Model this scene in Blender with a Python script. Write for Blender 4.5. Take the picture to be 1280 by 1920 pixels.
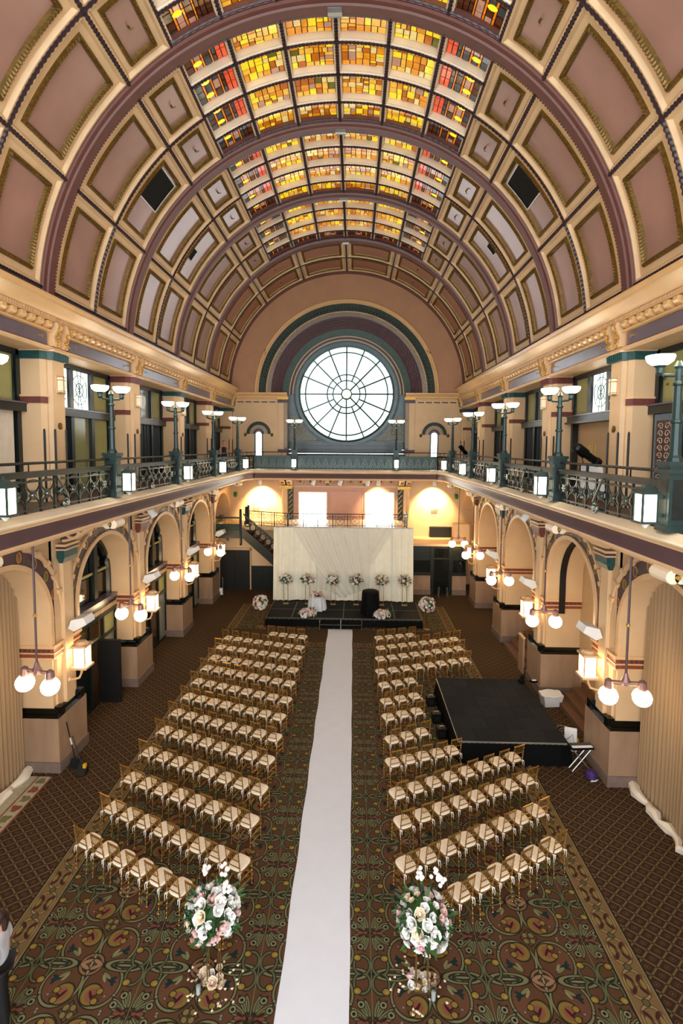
import bpy, math, random
from math import sin, cos, pi, radians, sqrt, atan2
from mathutils import Matrix, Vector

for o in list(bpy.data.objects):
    bpy.data.objects.remove(o, do_unlink=True)
SC = bpy.context.scene
COL = SC.collection
random.seed(7)

# ------------------------------------------------------------------ camera
PITCH, YAW, ROLL = .0659, -.0276, .0065
cam_d = bpy.data.cameras.new('camera'); cam = bpy.data.objects.new('camera', cam_d); COL.objects.link(cam)
fw = Vector((sin(YAW)*cos(PITCH), cos(YAW)*cos(PITCH), -sin(PITCH)))
rt = Vector((cos(YAW), -sin(YAW), 0)); up = rt.cross(fw)
r2 = cos(ROLL)*rt + sin(ROLL)*up; u2 = -sin(ROLL)*rt + cos(ROLL)*up
m3 = Matrix((r2, u2, -fw)).transposed()
cam.matrix_world = Matrix.Translation((.5858, 0, 8.5)) @ m3.to_4x4()
cam_d.sensor_fit = 'HORIZONTAL'; cam_d.sensor_width = 36
cam_d.lens = 920*36/1280
cam_d.shift_y = -(960-897.7)/1280
cam_d.clip_end = 300
SC.camera = cam

# ------------------------------------------------------------------ light: daylight, exposure
SC.view_settings.view_transform = 'Standard'; SC.view_settings.look = 'None'
SC.view_settings.gamma = 1; SC.view_settings.use_curve_mapping = False
SC.view_settings.exposure = 1.6
SC.cycles.use_adaptive_sampling = True; SC.cycles.adaptive_threshold = .06; SC.cycles.max_bounces = 4; SC.cycles.diffuse_bounces = 2; SC.cycles.glossy_bounces = 2; SC.cycles.use_denoising = True
world = bpy.data.worlds.new('sky'); SC.world = world; world.use_nodes = True
world.node_tree.nodes['Background'].inputs[0].default_value = (.93, .97, 1.0, 1)
world.node_tree.nodes['Background'].inputs[1].default_value = 1.55

# ------------------------------------------------------------------ material helpers
def lin(c):
    if isinstance(c, str):
        c = c.lstrip('#'); c = [int(c[i:i+2], 16)/255 for i in (0, 2, 4)]
    return tuple((v/12.92 if v <= .04045 else ((v+.055)/1.055)**2.4) for v in c)

M = {}
def mat(name, col, rough=.6, metal=0., vary=.12, scale=6., bump=0., emit=None, estr=0., coat=0., stretch=None, spec=None):
    m = bpy.data.materials.new(name); m.use_nodes = True; M[name] = m
    nt = m.node_tree; b = nt.nodes['Principled BSDF']
    c = lin(col)
    b.inputs['Roughness'].default_value = rough; b.inputs['Metallic'].default_value = metal
    if coat: b.inputs['Coat Weight'].default_value = coat; b.inputs['Coat Roughness'].default_value = .15
    if spec is not None: b.inputs['Specular IOR Level'].default_value = spec
    b.inputs['Base Color'].default_value = (*c, 1)
    if vary > 0:
        tc = nt.nodes.new('ShaderNodeTexCoord'); nz = nt.nodes.new('ShaderNodeTexNoise'); rp = nt.nodes.new('ShaderNodeValToRGB')
        mp = nt.nodes.new('ShaderNodeMapping')
        if stretch: mp.inputs['Scale'].default_value = stretch
        nt.links.new(tc.outputs['Object'], mp.inputs[0]); nt.links.new(mp.outputs[0], nz.inputs['Vector'])
        nz.inputs['Scale'].default_value = scale; nz.inputs['Detail'].default_value = 4
        rp.color_ramp.elements[0].position = .3; rp.color_ramp.elements[1].position = .7
        rp.color_ramp.elements[0].color = (*[v*(1-vary) for v in c], 1); rp.color_ramp.elements[1].color = (*[min(1, v*(1+vary)) for v in c], 1)
        nt.links.new(nz.outputs['Fac'], rp.inputs[0]); nt.links.new(rp.outputs[0], b.inputs['Base Color'])
        if bump:
            bp = nt.nodes.new('ShaderNodeBump'); bp.inputs['Strength'].default_value = bump; bp.inputs['Distance'].default_value = .02
            nt.links.new(nz.outputs['Fac'], bp.inputs['Height']); nt.links.new(bp.outputs[0], b.inputs['Normal'])
    if emit:
        b.inputs['Emission Color'].default_value = (*lin(emit), 1); b.inputs['Emission Strength'].default_value = estr
    return m

mat('wall', '#dcba90', .55, vary=.05, scale=1.5)
mat('wall_tan', '#b98a66', .6, vary=.06, scale=1.2)
mat('wall_dim', '#c9a880', .6, vary=.05, scale=1.2)
mat('cream', '#e3c193', .5, vary=.07, scale=2)
mat('cream_trim', '#e0b98c', .42, vary=.06, scale=3)
mat('cornice', '#e2b67e', .26, vary=.05, scale=2)
mat('ivory_band', '#f1dfc2', .4, vary=.06, scale=2)
mat('salmon', '#ae8677', .27, vary=.10, scale=.9, spec=1.0, coat=.35)
mat('salmon_deep', '#a9745c', .45, vary=.07, scale=.9)
mat('rib', '#6b4038', .42, vary=.08, scale=4)
mat('rope', '#34242a', .35, vary=.1, scale=8)
mat('gold_bead', '#6f5420', .32, metal=.45, vary=.3, scale=14)
mat('gold_leaf', '#c39a45', .35, metal=.5, vary=.35, scale=14)
mat('strip', '#453743', .45, vary=.25, scale=8, stretch=(1, 12, .4))
mat('plum', '#5a4346', .38, vary=.1, scale=3)
mat('plum_deep', '#4a2f38', .42, vary=.1, scale=3)
mat('brown_band', '#54453b', .5, vary=.1, scale=3)
mat('panel_silver', '#6f646e', .22, vary=.08, scale=2, spec=.8)
mat('red_band', '#8a4a34', .45, vary=.35, scale=16)
mat('red_cap', '#6e3a34', .45, vary=.3, scale=16)
mat('teal_cap', '#1e4a4a', .4, vary=.35, scale=14)
mat('granite', '#a08268', .42, vary=.16, scale=2.2, stretch=(1.4, 1.4, .35))
mat('granite_grey', '#7d6a60', .5, vary=.12, scale=6)
mat('black_marble', '#0d0f0d', .16, vary=.3, scale=5)
mat('black_frame', '#17201f', .28, vary=.2, scale=5)
mat('green_iron', '#2c403f', .38, metal=.3, vary=.15, scale=7)
mat('rail_iron', '#2d3331', .36, metal=.5, vary=.2, scale=7)
mat('pewter', '#6c746e', .3, metal=.7, vary=.15, scale=9)
mat('dark_wood', '#171d18', .35, vary=.25, scale=4)
mat('blue_wood', '#31424a', .28, vary=.15, scale=4)
mat('blue_frame', '#5f7480', .35, vary=.12, scale=3)
mat('spandrel', '#7d7f74', .5, vary=.25, scale=9, bump=.5)
mat('green_leaf_band', '#24362a', .55, vary=.5, scale=18, bump=.8)
mat('teal_band', '#3b534e', .5, vary=.25, scale=9, bump=.3)
mat('lattice_cream', '#cfc0a4', .5, vary=.1, scale=9)
mat('lead', '#3f625e', .4, metal=.3, vary=.1)
mat('black', '#070707', .6, vary=.3, scale=4)
mat('black_cloth', '#040405', .7, vary=.5, scale=3, spec=.15)
mat('black_metal', '#101112', .4, metal=.5, vary=.1)
mat('stage_deck', '#070a09', .7, vary=.3, scale=4, spec=.25)
mat('stage_line', '#5e5f5a', .45, metal=.6, vary=.1)
mat('grey_metal', '#aeb0ae', .35, metal=.7, vary=.1)
mat('white_paint', '#e6e6e4', .4, vary=.04)
mat('white_plastic', '#eceeee', .35, vary=.04)
mat('runner', '#dde2ec', .75, vary=.02, scale=3)
mat('drape', '#f8f2dc', .75, vary=.04, scale=3)
mat('drape_sheer', '#fbf6e4', .7, vary=.03, scale=3)
mat('curtain', '#a1835f', .7, vary=.08, scale=2, stretch=(1, 1, .1))
mat('curtain_lining', '#e6dccb', .7, vary=.06)
mat('satin', '#d9dce0', .3, vary=.04)
mat('gold_paint', '#ab803f', .25, metal=.65, vary=.2, scale=9)
mat('gold_stand', '#9c8350', .28, metal=.8, vary=.1)
mat('cushion', '#f3e6cf', .7, vary=.06, scale=14)
mat('ribbon', '#f4f1e8', .6, vary=.03)
mat('rose_white', '#f3f1ec', .6, vary=.05, scale=30)
mat('rose_blush', '#eec4bd', .6, vary=.12, scale=30)
mat('rose_cream', '#f3dfc0', .6, vary=.08, scale=30)
mat('rose_pink', '#dfa3a6', .6, vary=.12, scale=30)
mat('leaf', '#2f5a26', .5, vary=.35, scale=12)
mat('leaf_dark', '#1c3318', .5, vary=.35, scale=12)
mat('skin', '#c98f76', .5, vary=.08)
mat('hair', '#2a1a12', .5, vary=.2)
mat('shirt_white', '#c9ccd6', .7, vary=.06)
mat('trousers_black', '#0b0b0e', .7, vary=.2)
mat('yellow_plastic', '#d9a91c', .4, vary=.05)
mat('purple_fabric', '#3d2266', .6, vary=.15)
mat('wood_stick', '#a58a4c', .5, vary=.15)
mat('green_glass', '#1d6b33', .3, vary=.1)
mat('riser_a', '#212427', .85, vary=.18, scale=14, spec=.15)
mat('riser_b', '#1c1f22', .85, vary=.18, scale=14, spec=.15)
mat('stair_carpet', '#6a4b33', .8, vary=.2, scale=20)
mat('rug_sage', '#a8a288', .8, vary=.15, scale=8)
mat('rug_red', '#7d4534', .8, vary=.2, scale=8)
mat('rug_green', '#6b6a45', .8, vary=.2, scale=8)
mat('blush_wall', '#c99a86', .55, vary=.05)
mat('door_blue', '#5d7484', .4, vary=.08)
# lamps and lit windows
mat('globe', '#fff6e4', .3, vary=0, emit='#ffdfae', estr=7)
mat('lantern_glass', '#f5f5e4', .3, vary=0, emit='#fff6d8', estr=3.2)
mat('bowl_glass', '#fff8e8', .3, vary=0, emit='#fff0cf', estr=5)
mat('rose_glass', '#f6f9fb', .2, vary=0, emit='#f4f9ff', estr=.95)
mat('rose_glass_tint', '#e8c070', .2, vary=0, emit='#f0bf66', estr=2.2)
mat('rose_hub', '#f3e6a0', .2, vary=0, emit='#fff0a8', estr=3)
mat('lit_window', '#f5f6f2', .2, vary=0, emit='#fbfdf6', estr=4)
mat('lit_window_side', '#e9eee8', .15, vary=0, emit='#eef6f4', estr=.9)
mat('pane_olive', '#9a9a60', .12, vary=.12, scale=.8, spec=.8)
mat('pane_grey', '#7c837c', .08, vary=.2, scale=.8, spec=.9)
mat('pane_dark', '#14191a', .06, vary=.2, scale=.8, spec=.9)
mat('pane_warm', '#3a2a18', .06, vary=.5, scale=1.5, spec=.9)
GL = []
for nm, c, e in [('amber', '#d98a12', .75), ('amber_deep', '#b8630c', .6), ('honey', '#e0a83a', .85), ('lemon', '#f2c21c', 1.1), ('straw', '#dcc27a', .8),
                 ('mauve_glass', '#b98a72', .6), ('umber_glass', '#5a2c10', .3), ('smoke_glass', '#46484a', .28), ('coral_glass', '#d8512c', .75), ('moss_glass', '#6a6414', .5), ('brass_glass', '#e07a12', .7), ('yellow_jewel', '#ffd21c', 1.5)]:
    m = mat('glass_'+nm, c, .13, vary=.25, scale=5, emit=c, estr=e*.28, spec=.9)
    m.node_tree.nodes['Principled BSDF'].inputs['Base Color'].default_value = (*[v*.35 for v in lin(c)], 1)
    m.cycles.emission_sampling = 'NONE'
    GL.append('glass_'+nm)

# ---- node-expression helper for the carpets
class X:
    nt = None
    def __init__(s, sock): s.s = sock
    def _m(op, *a, clamp=False):
        n = X.nt.nodes.new('ShaderNodeMath'); n.operation = op; n.use_clamp = clamp
        for i, v in enumerate(a):
            if isinstance(v, X): X.nt.links.new(v.s, n.inputs[i])
            else: n.inputs[i].default_value = v
        return X(n.outputs[0])
    def __add__(s, o): return X._m('ADD', s, o)
    def __sub__(s, o): return X._m('SUBTRACT', s, o)
    def __rsub__(s, o): return X._m('SUBTRACT', o, s)
    def __mul__(s, o): return X._m('MULTIPLY', s, o)
    def __truediv__(s, o): return X._m('DIVIDE', s, o)
    def abs(s): return X._m('ABSOLUTE', s)
    def pp(s, p): return X._m('PINGPONG', s, p)
    def sq(s): return X._m('MULTIPLY', s, s)
    def sqrt(s): return X._m('SQRT', s)
    def lt(s, r, w=.012): return X._m('MULTIPLY', r-s if isinstance(r, X) else X._m('SUBTRACT', r, s), 1/w, clamp=True)
    def mx(s, o): return X._m('MAXIMUM', s, o)
    def mn(s, o): return X._m('MINIMUM', s, o)
def mixc(a, b, f):
    n = X.nt.nodes.new('ShaderNodeMix'); n.data_type = 'RGBA'
    X.nt.links.new(f.s, n.inputs[0])
    for i, v in ((6, a), (7, b)):
        if isinstance(v, X): X.nt.links.new(v.s, n.inputs[i])
        else: n.inputs[i].default_value = (*lin(v), 1)
    return X(n.outputs[2])
def carpet(name):
    m = bpy.data.materials.new(name); m.use_nodes = True; M[name] = m
    nt = m.node_tree; X.nt = nt; b = nt.nodes['Principled BSDF']; b.inputs['Roughness'].default_value = .9
    b.inputs['Specular IOR Level'].default_value = .2
    g = nt.nodes.new('ShaderNodeTexCoord'); sp = nt.nodes.new('ShaderNodeSeparateXYZ'); nt.links.new(g.outputs['Object'], sp.inputs[0])
    nz = nt.nodes.new('ShaderNodeTexNoise'); nz.inputs['Scale'].default_value = 90; nt.links.new(g.outputs['Object'], nz.inputs['Vector'])
    bp = nt.nodes.new('ShaderNodeBump'); bp.inputs['Strength'].default_value = .4; bp.inputs['Distance'].default_value = .01
    nt.links.new(nz.outputs['Fac'], bp.inputs['Height']); nt.links.new(bp.outputs[0], b.inputs['Normal'])
    def put_col(c, k=.76):
        h = nt.nodes.new('ShaderNodeHueSaturation'); h.inputs['Value'].default_value = k; h.inputs['Saturation'].default_value = .92
        nt.links.new(c.s, h.inputs['Color']); nt.links.new(h.outputs[0], b.inputs['Base Color'])
    return X(sp.outputs[0]), X(sp.outputs[1]), put_col
def ell(u, v, cx, cy, rx, ry, rot=0):
    du, dv = u-cx, v-cy
    if rot:
        c, s = cos(radians(rot)), sin(radians(rot))
        du, dv = du*c+dv*s, dv*c-du*s
    return ((du/rx).sq()+(dv/ry).sq()).sqrt()

# lattice broadloom
x, y, put = carpet('carpet_lattice')
p = (x+y*1.25).pp(.165); q = (x-y*1.25).pp(.165)
e = p.mn(q)
c = mixc('#3b2615', '#6b5730', e.lt(.034, .02))
c = mixc(c, '#7f6d3c', e.lt(.012, .008))
k = ell(p, q, .165, .165, .085, .085)
c = mixc(c, '#5e4024', k.lt(1, .25)); c = mixc(c, '#4a2018', k.lt(.70, .2)); c = mixc(c, '#76573a', k.lt(.30, .15))
k = ell(p, q, 0, 0, .035, .035); c = mixc(c, '#4a2018', k.lt(1, .3))
put(c)

# scroll carpet
x, y, put = carpet('carpet_scroll')
u = (x-.915).pp(.915); v = (y-8.06).pp(.675)
SAGE, RUST, GOLD, TEAL, RED, DARK, TAN = '#7a7a50', '#5e3c20', '#94781e', '#17302f', '#3f1213', '#1d1d15', '#8a633a'
c = mixc(RUST, '#6b4226', ell(u, v, .45, .30, .30, .22).lt(1, .5))
def ring(c, cx, cy, rx, ry, w, colr, rot=0, o=True, edge=DARK):
    d = ell(u, v, cx, cy, rx, ry, rot); a = (d-1).abs()
    if o: c = mixc(c, edge, a.lt(w*1.8, w*.3))
    return mixc(c, colr, a.lt(w, w*.3))
def disc(c, cx, cy, rx, ry, colr, rot=0, o=.25, edge=DARK):
    d = ell(u, v, cx, cy, rx, ry, rot)
    if o: c = mixc(c, edge, d.lt(1+o, .1))
    return mixc(c, colr, d.lt(1, .1))
c = ring(c, .60, .37, .30, .31, .065, SAGE, 0)                      # long stems round the palmettes
c = ring(c, .915, .675, .17, .15, .14, TAN, 0)                       # petals of the centre cross
c = disc(c, .915, .60, .022, .10, '#8d8a66', 0, .4); c = disc(c, .82, .64, .10, .03, '#9c7450', -25, .3)
c = ring(c, .36, .675, .28, .085, .17, SAGE); c = disc(c, .36, .675, .20, .045, '#2c2d22', 0, 0); c = disc(c, .36, .675, .13, .016, '#82805c', 0, 0)
c = ring(c, .15, .54, .13, .15, .13, '#5f6440', 0)                   # spiral stalks with gold heads
c = disc(c, .225, .425, .058, .048, GOLD, 0, .28); c = disc(c, .235, .42, .03, .022, '#a98a26', 0, 0)
c = disc(c, .47, .44, .085, .028, TEAL, 15, 0); c = disc(c, .46, .47, .075, .026, TEAL, -25, 0); c = disc(c, .45, .41, .065, .024, TEAL, 55, 0)
c = disc(c, .57, .51, .09, .028, SAGE, 30, .2); c = disc(c, .60, .47, .07, .022, '#8b8a60', 55, 0)
c = disc(c, .69, .235, .165, .15, '#846d22', 25, .14); c = disc(c, .665, .225, .12, .105, '#8a4e34', 25, 0); c = disc(c, .57, .21, .07, .045, RUST, 0, 0)
c = disc(c, .69, .225, .085, .022, RED, 55, 0); c = disc(c, .64, .21, .055, .018, RED, -35, 0); c = disc(c, .60, .145, .048, .042, GOLD, 0, .25); c = disc(c, .575, .285, .048, .042, GOLD, 0, .25)
for (a, b_, rx, rot) in ((.07, .19, .12, 72), (.14, .18, .13, 55), (.20, .12, .14, 33), (.20, .05, .11, 14)):
    c = disc(c, a, b_, rx, .030, SAGE, rot, .30, '#2c2c1c')
    c = disc(c, a, b_, rx*.7, .010, '#45452e', rot, 0)
for (a, b_) in ((.17, .24), (.28, .11)):
    c = disc(c, a, b_, .055, .050, '#86865e', 0, .25); c = disc(c, a, b_, .027, .025, '#15161a', 0, 0)
for (a, b_) in ((.33, .24), (.43, .02), (.47, .22)):
    c = disc(c, a, b_, .022, .020, '#83816a', 0, .3)
c = disc(c, .14, .0, .10, .035, '#7a4630', 0, .2); c = disc(c, .16, .045, .07, .02, RED, 25, 0); c = disc(c, .0, .0, .035, .05, RED, 0, 0)
c = mixc(c, '#6d6e4a', (u-v*0).lt(.010, .006))
s_ = (u-.915).abs()+v
c = mixc(c, DARK, s_.lt(.17, .02)); c = mixc(c, '#5f4a22', s_.lt(.145, .02))
c = disc(c, .86, .05, .048, .040, '#83703c', 45, .25); c = disc(c, .915, .0, .022, .022, '#3c2c18', 0, 0)
put(c)

# border strip
x, y, put = carpet('carpet_border')
u = (x.abs()-5.12).abs(); v = (y-.1).pp(.26)
c = mixc('#7f6438', '#8d7346', v.lt(.12, .1))
c = ring(c, .0, .0, .17, .215, .09, '#9c8450', 0, True, '#5a4226'); c = disc(c, .085, .06, .055, .11, '#5b3b22', -25, 0); c = disc(c, .07, .09, .03, .075, '#43221a', -40, 0); c = disc(c, .10, .02, .03, .06, '#8d7a34', -10, 0); c = disc(c, .0, .0, .022, .16, '#8f7548', 32, .3, '#5a4226')
c = disc(c, .0, .26, .05, .05, '#5f5a34')
c = mixc(c, '#1e2018', (u-.245).abs().lt(.018, .006)); c = mixc(c, '#9c8c5e', (u-.222).abs().lt(.008, .004))
put(c)
x, y, put = carpet('carpet_border_cross')
u = y.pp(.27); v = x.pp(.26)
c = mixc('#7f6438', '#4e3420', (ell(u, v, .0, .0, .2, .2)-1).abs().lt(.2, .1)); c = disc(c, .0, .0, .06, .1, '#43221a', 35)
put(c)

# ------------------------------------------------------------------ mesh helpers
class MB:
    def __init__(s): s.v = []; s.f = []; s.mi = []; s.cur = 0
    def add(s, vs, fs):
        n = len(s.v); s.v += [tuple(p) for p in vs]
        for f in fs: s.f.append(tuple(i+n for i in f)); s.mi.append(s.cur)
        return s
    def box(s, x0, x1, y0, y1, z0, z1):
        if x0 > x1: x0, x1 = x1, x0
        if y0 > y1: y0, y1 = y1, y0
        return s.add([(x0,y0,z0),(x1,y0,z0),(x1,y1,z0),(x0,y1,z0),(x0,y0,z1),(x1,y0,z1),(x1,y1,z1),(x0,y1,z1)],
                     [(0,3,2,1),(4,5,6,7),(0,1,5,4),(1,2,6,5),(2,3,7,6),(3,0,4,7)])
    def hexa(s, p8): return s.add(p8, [(0,3,2,1),(4,5,6,7),(0,1,5,4),(1,2,6,5),(2,3,7,6),(3,0,4,7)])
    def ring(s, p, ax, r, n):
        ax = Vector(ax).normalized(); a = ax.orthogonal().normalized()
        if abs(ax.z) < .9:
            a = Vector((0,0,1)).cross(ax).normalized()
        else: a = Vector((1,0,0))-ax*ax.x; a.normalize()
        b = ax.cross(a); p = Vector(p)
        return [tuple(p+a*(r*cos(2*pi*i/n+pi/n))+b*(r*sin(2*pi*i/n+pi/n))) for i in range(n)]
    def tube(s, pts, r, n=6, caps=True, closed=False):
        pts = [Vector(p) for p in pts]; N = len(pts)
        R = r if isinstance(r, (list, tuple)) else [r]*N
        vs = []; fs = []
        for i, p in enumerate(pts):
            if closed: d = pts[(i+1) % N]-pts[i-1]
            else: d = pts[min(i+1, N-1)]-pts[max(i-1, 0)]
            vs += s.ring(p, d, R[i], n)
        for i in range(N if closed else N-1):
            j = (i+1) % N
            for k in range(n): fs.append((i*n+k, i*n+(k+1) % n, j*n+(k+1) % n, j*n+k))
        if caps and not closed: fs.append(tuple(range(n-1, -1, -1))); fs.append(tuple((N-1)*n+k for k in range(n)))
        return s.add(vs, fs)
    def lathe(s, prof, n=12, c=(0,0,0), caps=True, sx=1, sy=1, sq=False):
        vs = []; fs = []; off = pi/n if sq else 0
        for (r, z) in prof: vs += [(c[0]+sx*r*cos(2*pi*i/n+off), c[1]+sy*r*sin(2*pi*i/n+off), c[2]+z) for i in range(n)]
        for j in range(len(prof)-1):
            for k in range(n): fs.append((j*n+k, j*n+(k+1) % n, (j+1)*n+(k+1) % n, (j+1)*n+k))
        if caps: fs.append(tuple(range(n-1, -1, -1))); fs.append(tuple((len(prof)-1)*n+k for k in range(n)))
        return s.add(vs, fs)
    def sphere(s, c, rx, ry=None, rz=None, n=10, m=6):
        ry = ry or rx; rz = rz or rx
        vs = [(c[0], c[1], c[2]-rz)]; fs = []
        for j in range(1, m):
            t = -pi/2+pi*j/m
            vs += [(c[0]+rx*cos(t)*cos(2*pi*i/n), c[1]+ry*cos(t)*sin(2*pi*i/n), c[2]+rz*sin(t)) for i in range(n)]
        vs.append((c[0], c[1], c[2]+rz))
        for k in range(n): fs.append((0, 1+(k+1) % n, 1+k))
        for j in range(m-2):
            a = 1+j*n
            for k in range(n): fs.append((a+k, a+(k+1) % n, a+n+(k+1) % n, a+n+k))
        a = 1+(m-2)*n; l = len(vs)-1
        for k in range(n): fs.append((a+k, a+(k+1) % n, l))
        return s.add(vs, fs)
    def sweep(s, prof, frames, closed_prof=False, caps=True):
        """prof: list of (a,b); frames: list of functions (a,b)->point"""
        n = len(prof); vs = []; fs = []
        for fr in frames: vs += [fr(a, b) for a, b in prof]
        K = n if closed_prof else n-1
        for i in range(len(frames)-1):
            for k in range(K): fs.append((i*n+k, i*n+(k+1) % n, (i+1)*n+(k+1) % n, (i+1)*n+k))
        if caps and closed_prof: fs.append(tuple(range(n-1, -1, -1))); fs.append(tuple((len(frames)-1)*n+k for k in range(n)))
        return s.add(vs, fs)
    def prism(s, poly, fr0, fr1):
        n = len(poly); vs = [fr0(*p) for p in poly]+[fr1(*p) for p in poly]
        fs = [tuple(range(n-1, -1, -1)), tuple(range(n, 2*n))]+[(k, (k+1) % n, n+(k+1) % n, n+k) for k in range(n)]
        return s.add(vs, fs)
    def mesh(s, name, mats, smooth=False):
        me = bpy.data.meshes.new(name); me.from_pydata(s.v, [], s.f)
        for m in (mats if isinstance(mats, (list, tuple)) else [mats]): me.materials.append(M[m])
        if any(s.mi): me.polygons.foreach_set('material_index', s.mi)
        if smooth:
            me.polygons.foreach_set('use_smooth', [True]*len(me.polygons)); 
            try: me.set_sharp_from_angle(angle=radians(38))
            except Exception: pass
        me.update(); return me
    def build(s, name, mats, parent=None, smooth=False, **kw):
        return link(name, s.mesh(name, mats, smooth), parent, **kw)
def link(name, me, parent=None, loc=None, rot=None, scale=None, **props):
    o = bpy.data.objects.new(name, me); COL.objects.link(o)
    if parent is not None: o.parent = parent
    if loc is not None: o.location = loc
    if rot is not None: o.rotation_euler = rot if isinstance(rot, (tuple, list)) else (0, 0, rot)
    if scale is not None: o.scale = scale if isinstance(scale, (tuple, list)) else (scale,)*3
    for k, v_ in props.items(): o[k] = v_
    return o
def thing(name, label, cat, loc=(0,0,0), rz=0, group=None):
    o = link(name, None, loc=loc, rot=rz, label=label, category=cat)
    o.empty_display_size = .1
    if group: o['group'] = group
    return o
def struct(name, me=None, label=None, **kw):
    o = link(name, me, kind='structure', **kw)
    if label: o['label'] = label; o['category'] = name.split('_')[0]
    return o
def tag(o, label, cat, group=None):
    o['label'] = label; o['category'] = cat
    if group: o['group'] = group
    return o
def copy_tree(o, parent=None):
    c = o.copy(); COL.objects.link(c); c.parent = parent
    for ch in o.children: copy_tree(ch, c)
    return c
ORD = ['first', 'second', 'third', 'fourth', 'fifth', 'sixth', 'seventh', 'eighth', 'ninth', 'tenth', 'eleventh', 'twelfth', 'thirteenth']
SIDE = {-1: 'left', 1: 'right'}
L = 4.563
PY = [12.66+(k-1)*L for k in range(0, 6)]      # pier / post / rib centres: 8.10 12.66 17.22 21.79 26.35 30.91
D = 30.91
Y_END = -3.0
_n = M['drape_sheer'].node_tree.nodes['Principled BSDF']; _n.inputs['Alpha'].default_value = .62

# ================================================================== SETTING
# ------------------------------------------------------------------ floor
def plane_me(name, x0, x1, y0, y1, z, m):
    return MB().add([(x0,y0,z),(x1,y0,z),(x1,y1,z),(x0,y1,z)], [(0,1,2,3)]).mesh(name, m)
floor = struct('floor', MB().box(-8.6, 8.6, -3, 32, -.2, 0).mesh('floor', 'carpet_lattice'))
MB().box(-4.86, 4.86, -3, 20.3, 0, .004).build('scroll_carpet', 'carpet_scroll', floor)
MB().box(-5.38, -4.86, -3, 20.3, 0, .005).build('border_strip', 'carpet_border', floor)
MB().box(4.86, 5.38, -3, 20.3, 0, .005).build('border_strip', 'carpet_border', floor)
MB().box(-5.38, 5.38, 20.3, 20.75, 0, .0045).build('border_strip', 'carpet_border_cross', floor)
MB().box(-4.86, 4.86, 22.2, 25.3, 0, .004).build('stage_carpet', 'carpet_scroll', floor)
for s in (-1, 1): MB().box(s*4.86, s*5.38, 22.2, 25.8, 0, .005).build('border_strip', 'carpet_border', floor)
MB().box(-4.86, 4.86, 25.3, 25.8, 0, .0045).build('border_strip', 'carpet_border_cross', floor)

# ------------------------------------------------------------------ barrel vault
ZC = 11.85
def cyl(a, y, r): a = radians(a); return (-r*cos(a), y, ZC+r*sin(a))
ceiling = struct('ceiling')
sh = MB()
ANG = [1.5*i for i in range(121)]
def shell(mb, y0, y1, r, a0=-2, a1=182, n=60):
    fr = [(lambda aa: (lambda y, rr: cyl(aa, y, rr)))(a0+(a1-a0)*i/n) for i in range(n+1)]
    mb.sweep([(y0, r), (y1, r)], fr)
shell(sh, -3, D+1.2, 7.85)
sh.build('light_block_shell', 'rope', ceiling)  # unseen outer shell, added to stop light leaking in above the coffers
sh = MB(); shell(sh, -3, PY[0]-.3, 7.45); sh.build('near_vault', 'salmon', ceiling, smooth=True)

def loop(a0, a1, y0, y1, d, r, na, ny):
    da = math.degrees(d/7.45); A0, A1, B0, B1 = a0+da, a1-da, y0+d, y1-d
    pts = []
    for i in range(na): pts.append((A0+(A1-A0)*i/na, B0))
    for i in range(ny): pts.append((A1, B0+(B1-B0)*i/ny))
    for i in range(na): pts.append((A1-(A1-A0)*i/na, B1))
    for i in range(ny): pts.append((A0, B1-(B1-B0)*i/ny))
    return pts
def rings(mb, a0, a1, y0, y1, dr, na=8, ny=1, mod=0., flip=0):
    vs = []; fs = []; n = 2*(na+ny)
    for j, (d, r) in enumerate(dr):
        for i, (a, y) in enumerate(loop(a0, a1, y0, y1, d, r, na, ny)):
            rr = r - (mod if (i % 2 and 0 < j < len(dr)-1) else 0)
            vs.append(cyl(a, y, rr))
    for j in range(len(dr)-1):
        for i in range(n): fs.append((j*n+i, j*n+(i+1) % n, (j+1)*n+(i+1) % n, (j+1)*n+i))
    return mb.add(vs, fs)
def bed(mb, a0, a1, y0, y1, d, r, na=8):
    da = math.degrees(d/7.45)
    fr = [(lambda aa: (lambda y, rr: cyl(aa, y, rr)))(a0+da+(a1-a0-2*da)*i/na) for i in range(na+1)]
    return mb.sweep([(y0+d, r), (y1-d, r)], fr)
hook_me = MB().tube([(0,0,0),(0,0,-.07)], .03, 6).tube([(0,0,-.07),(.05,0,-.10),(.09,0,-.09)], .014, 5).mesh('sprinkler', 'gold_bead')
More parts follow.
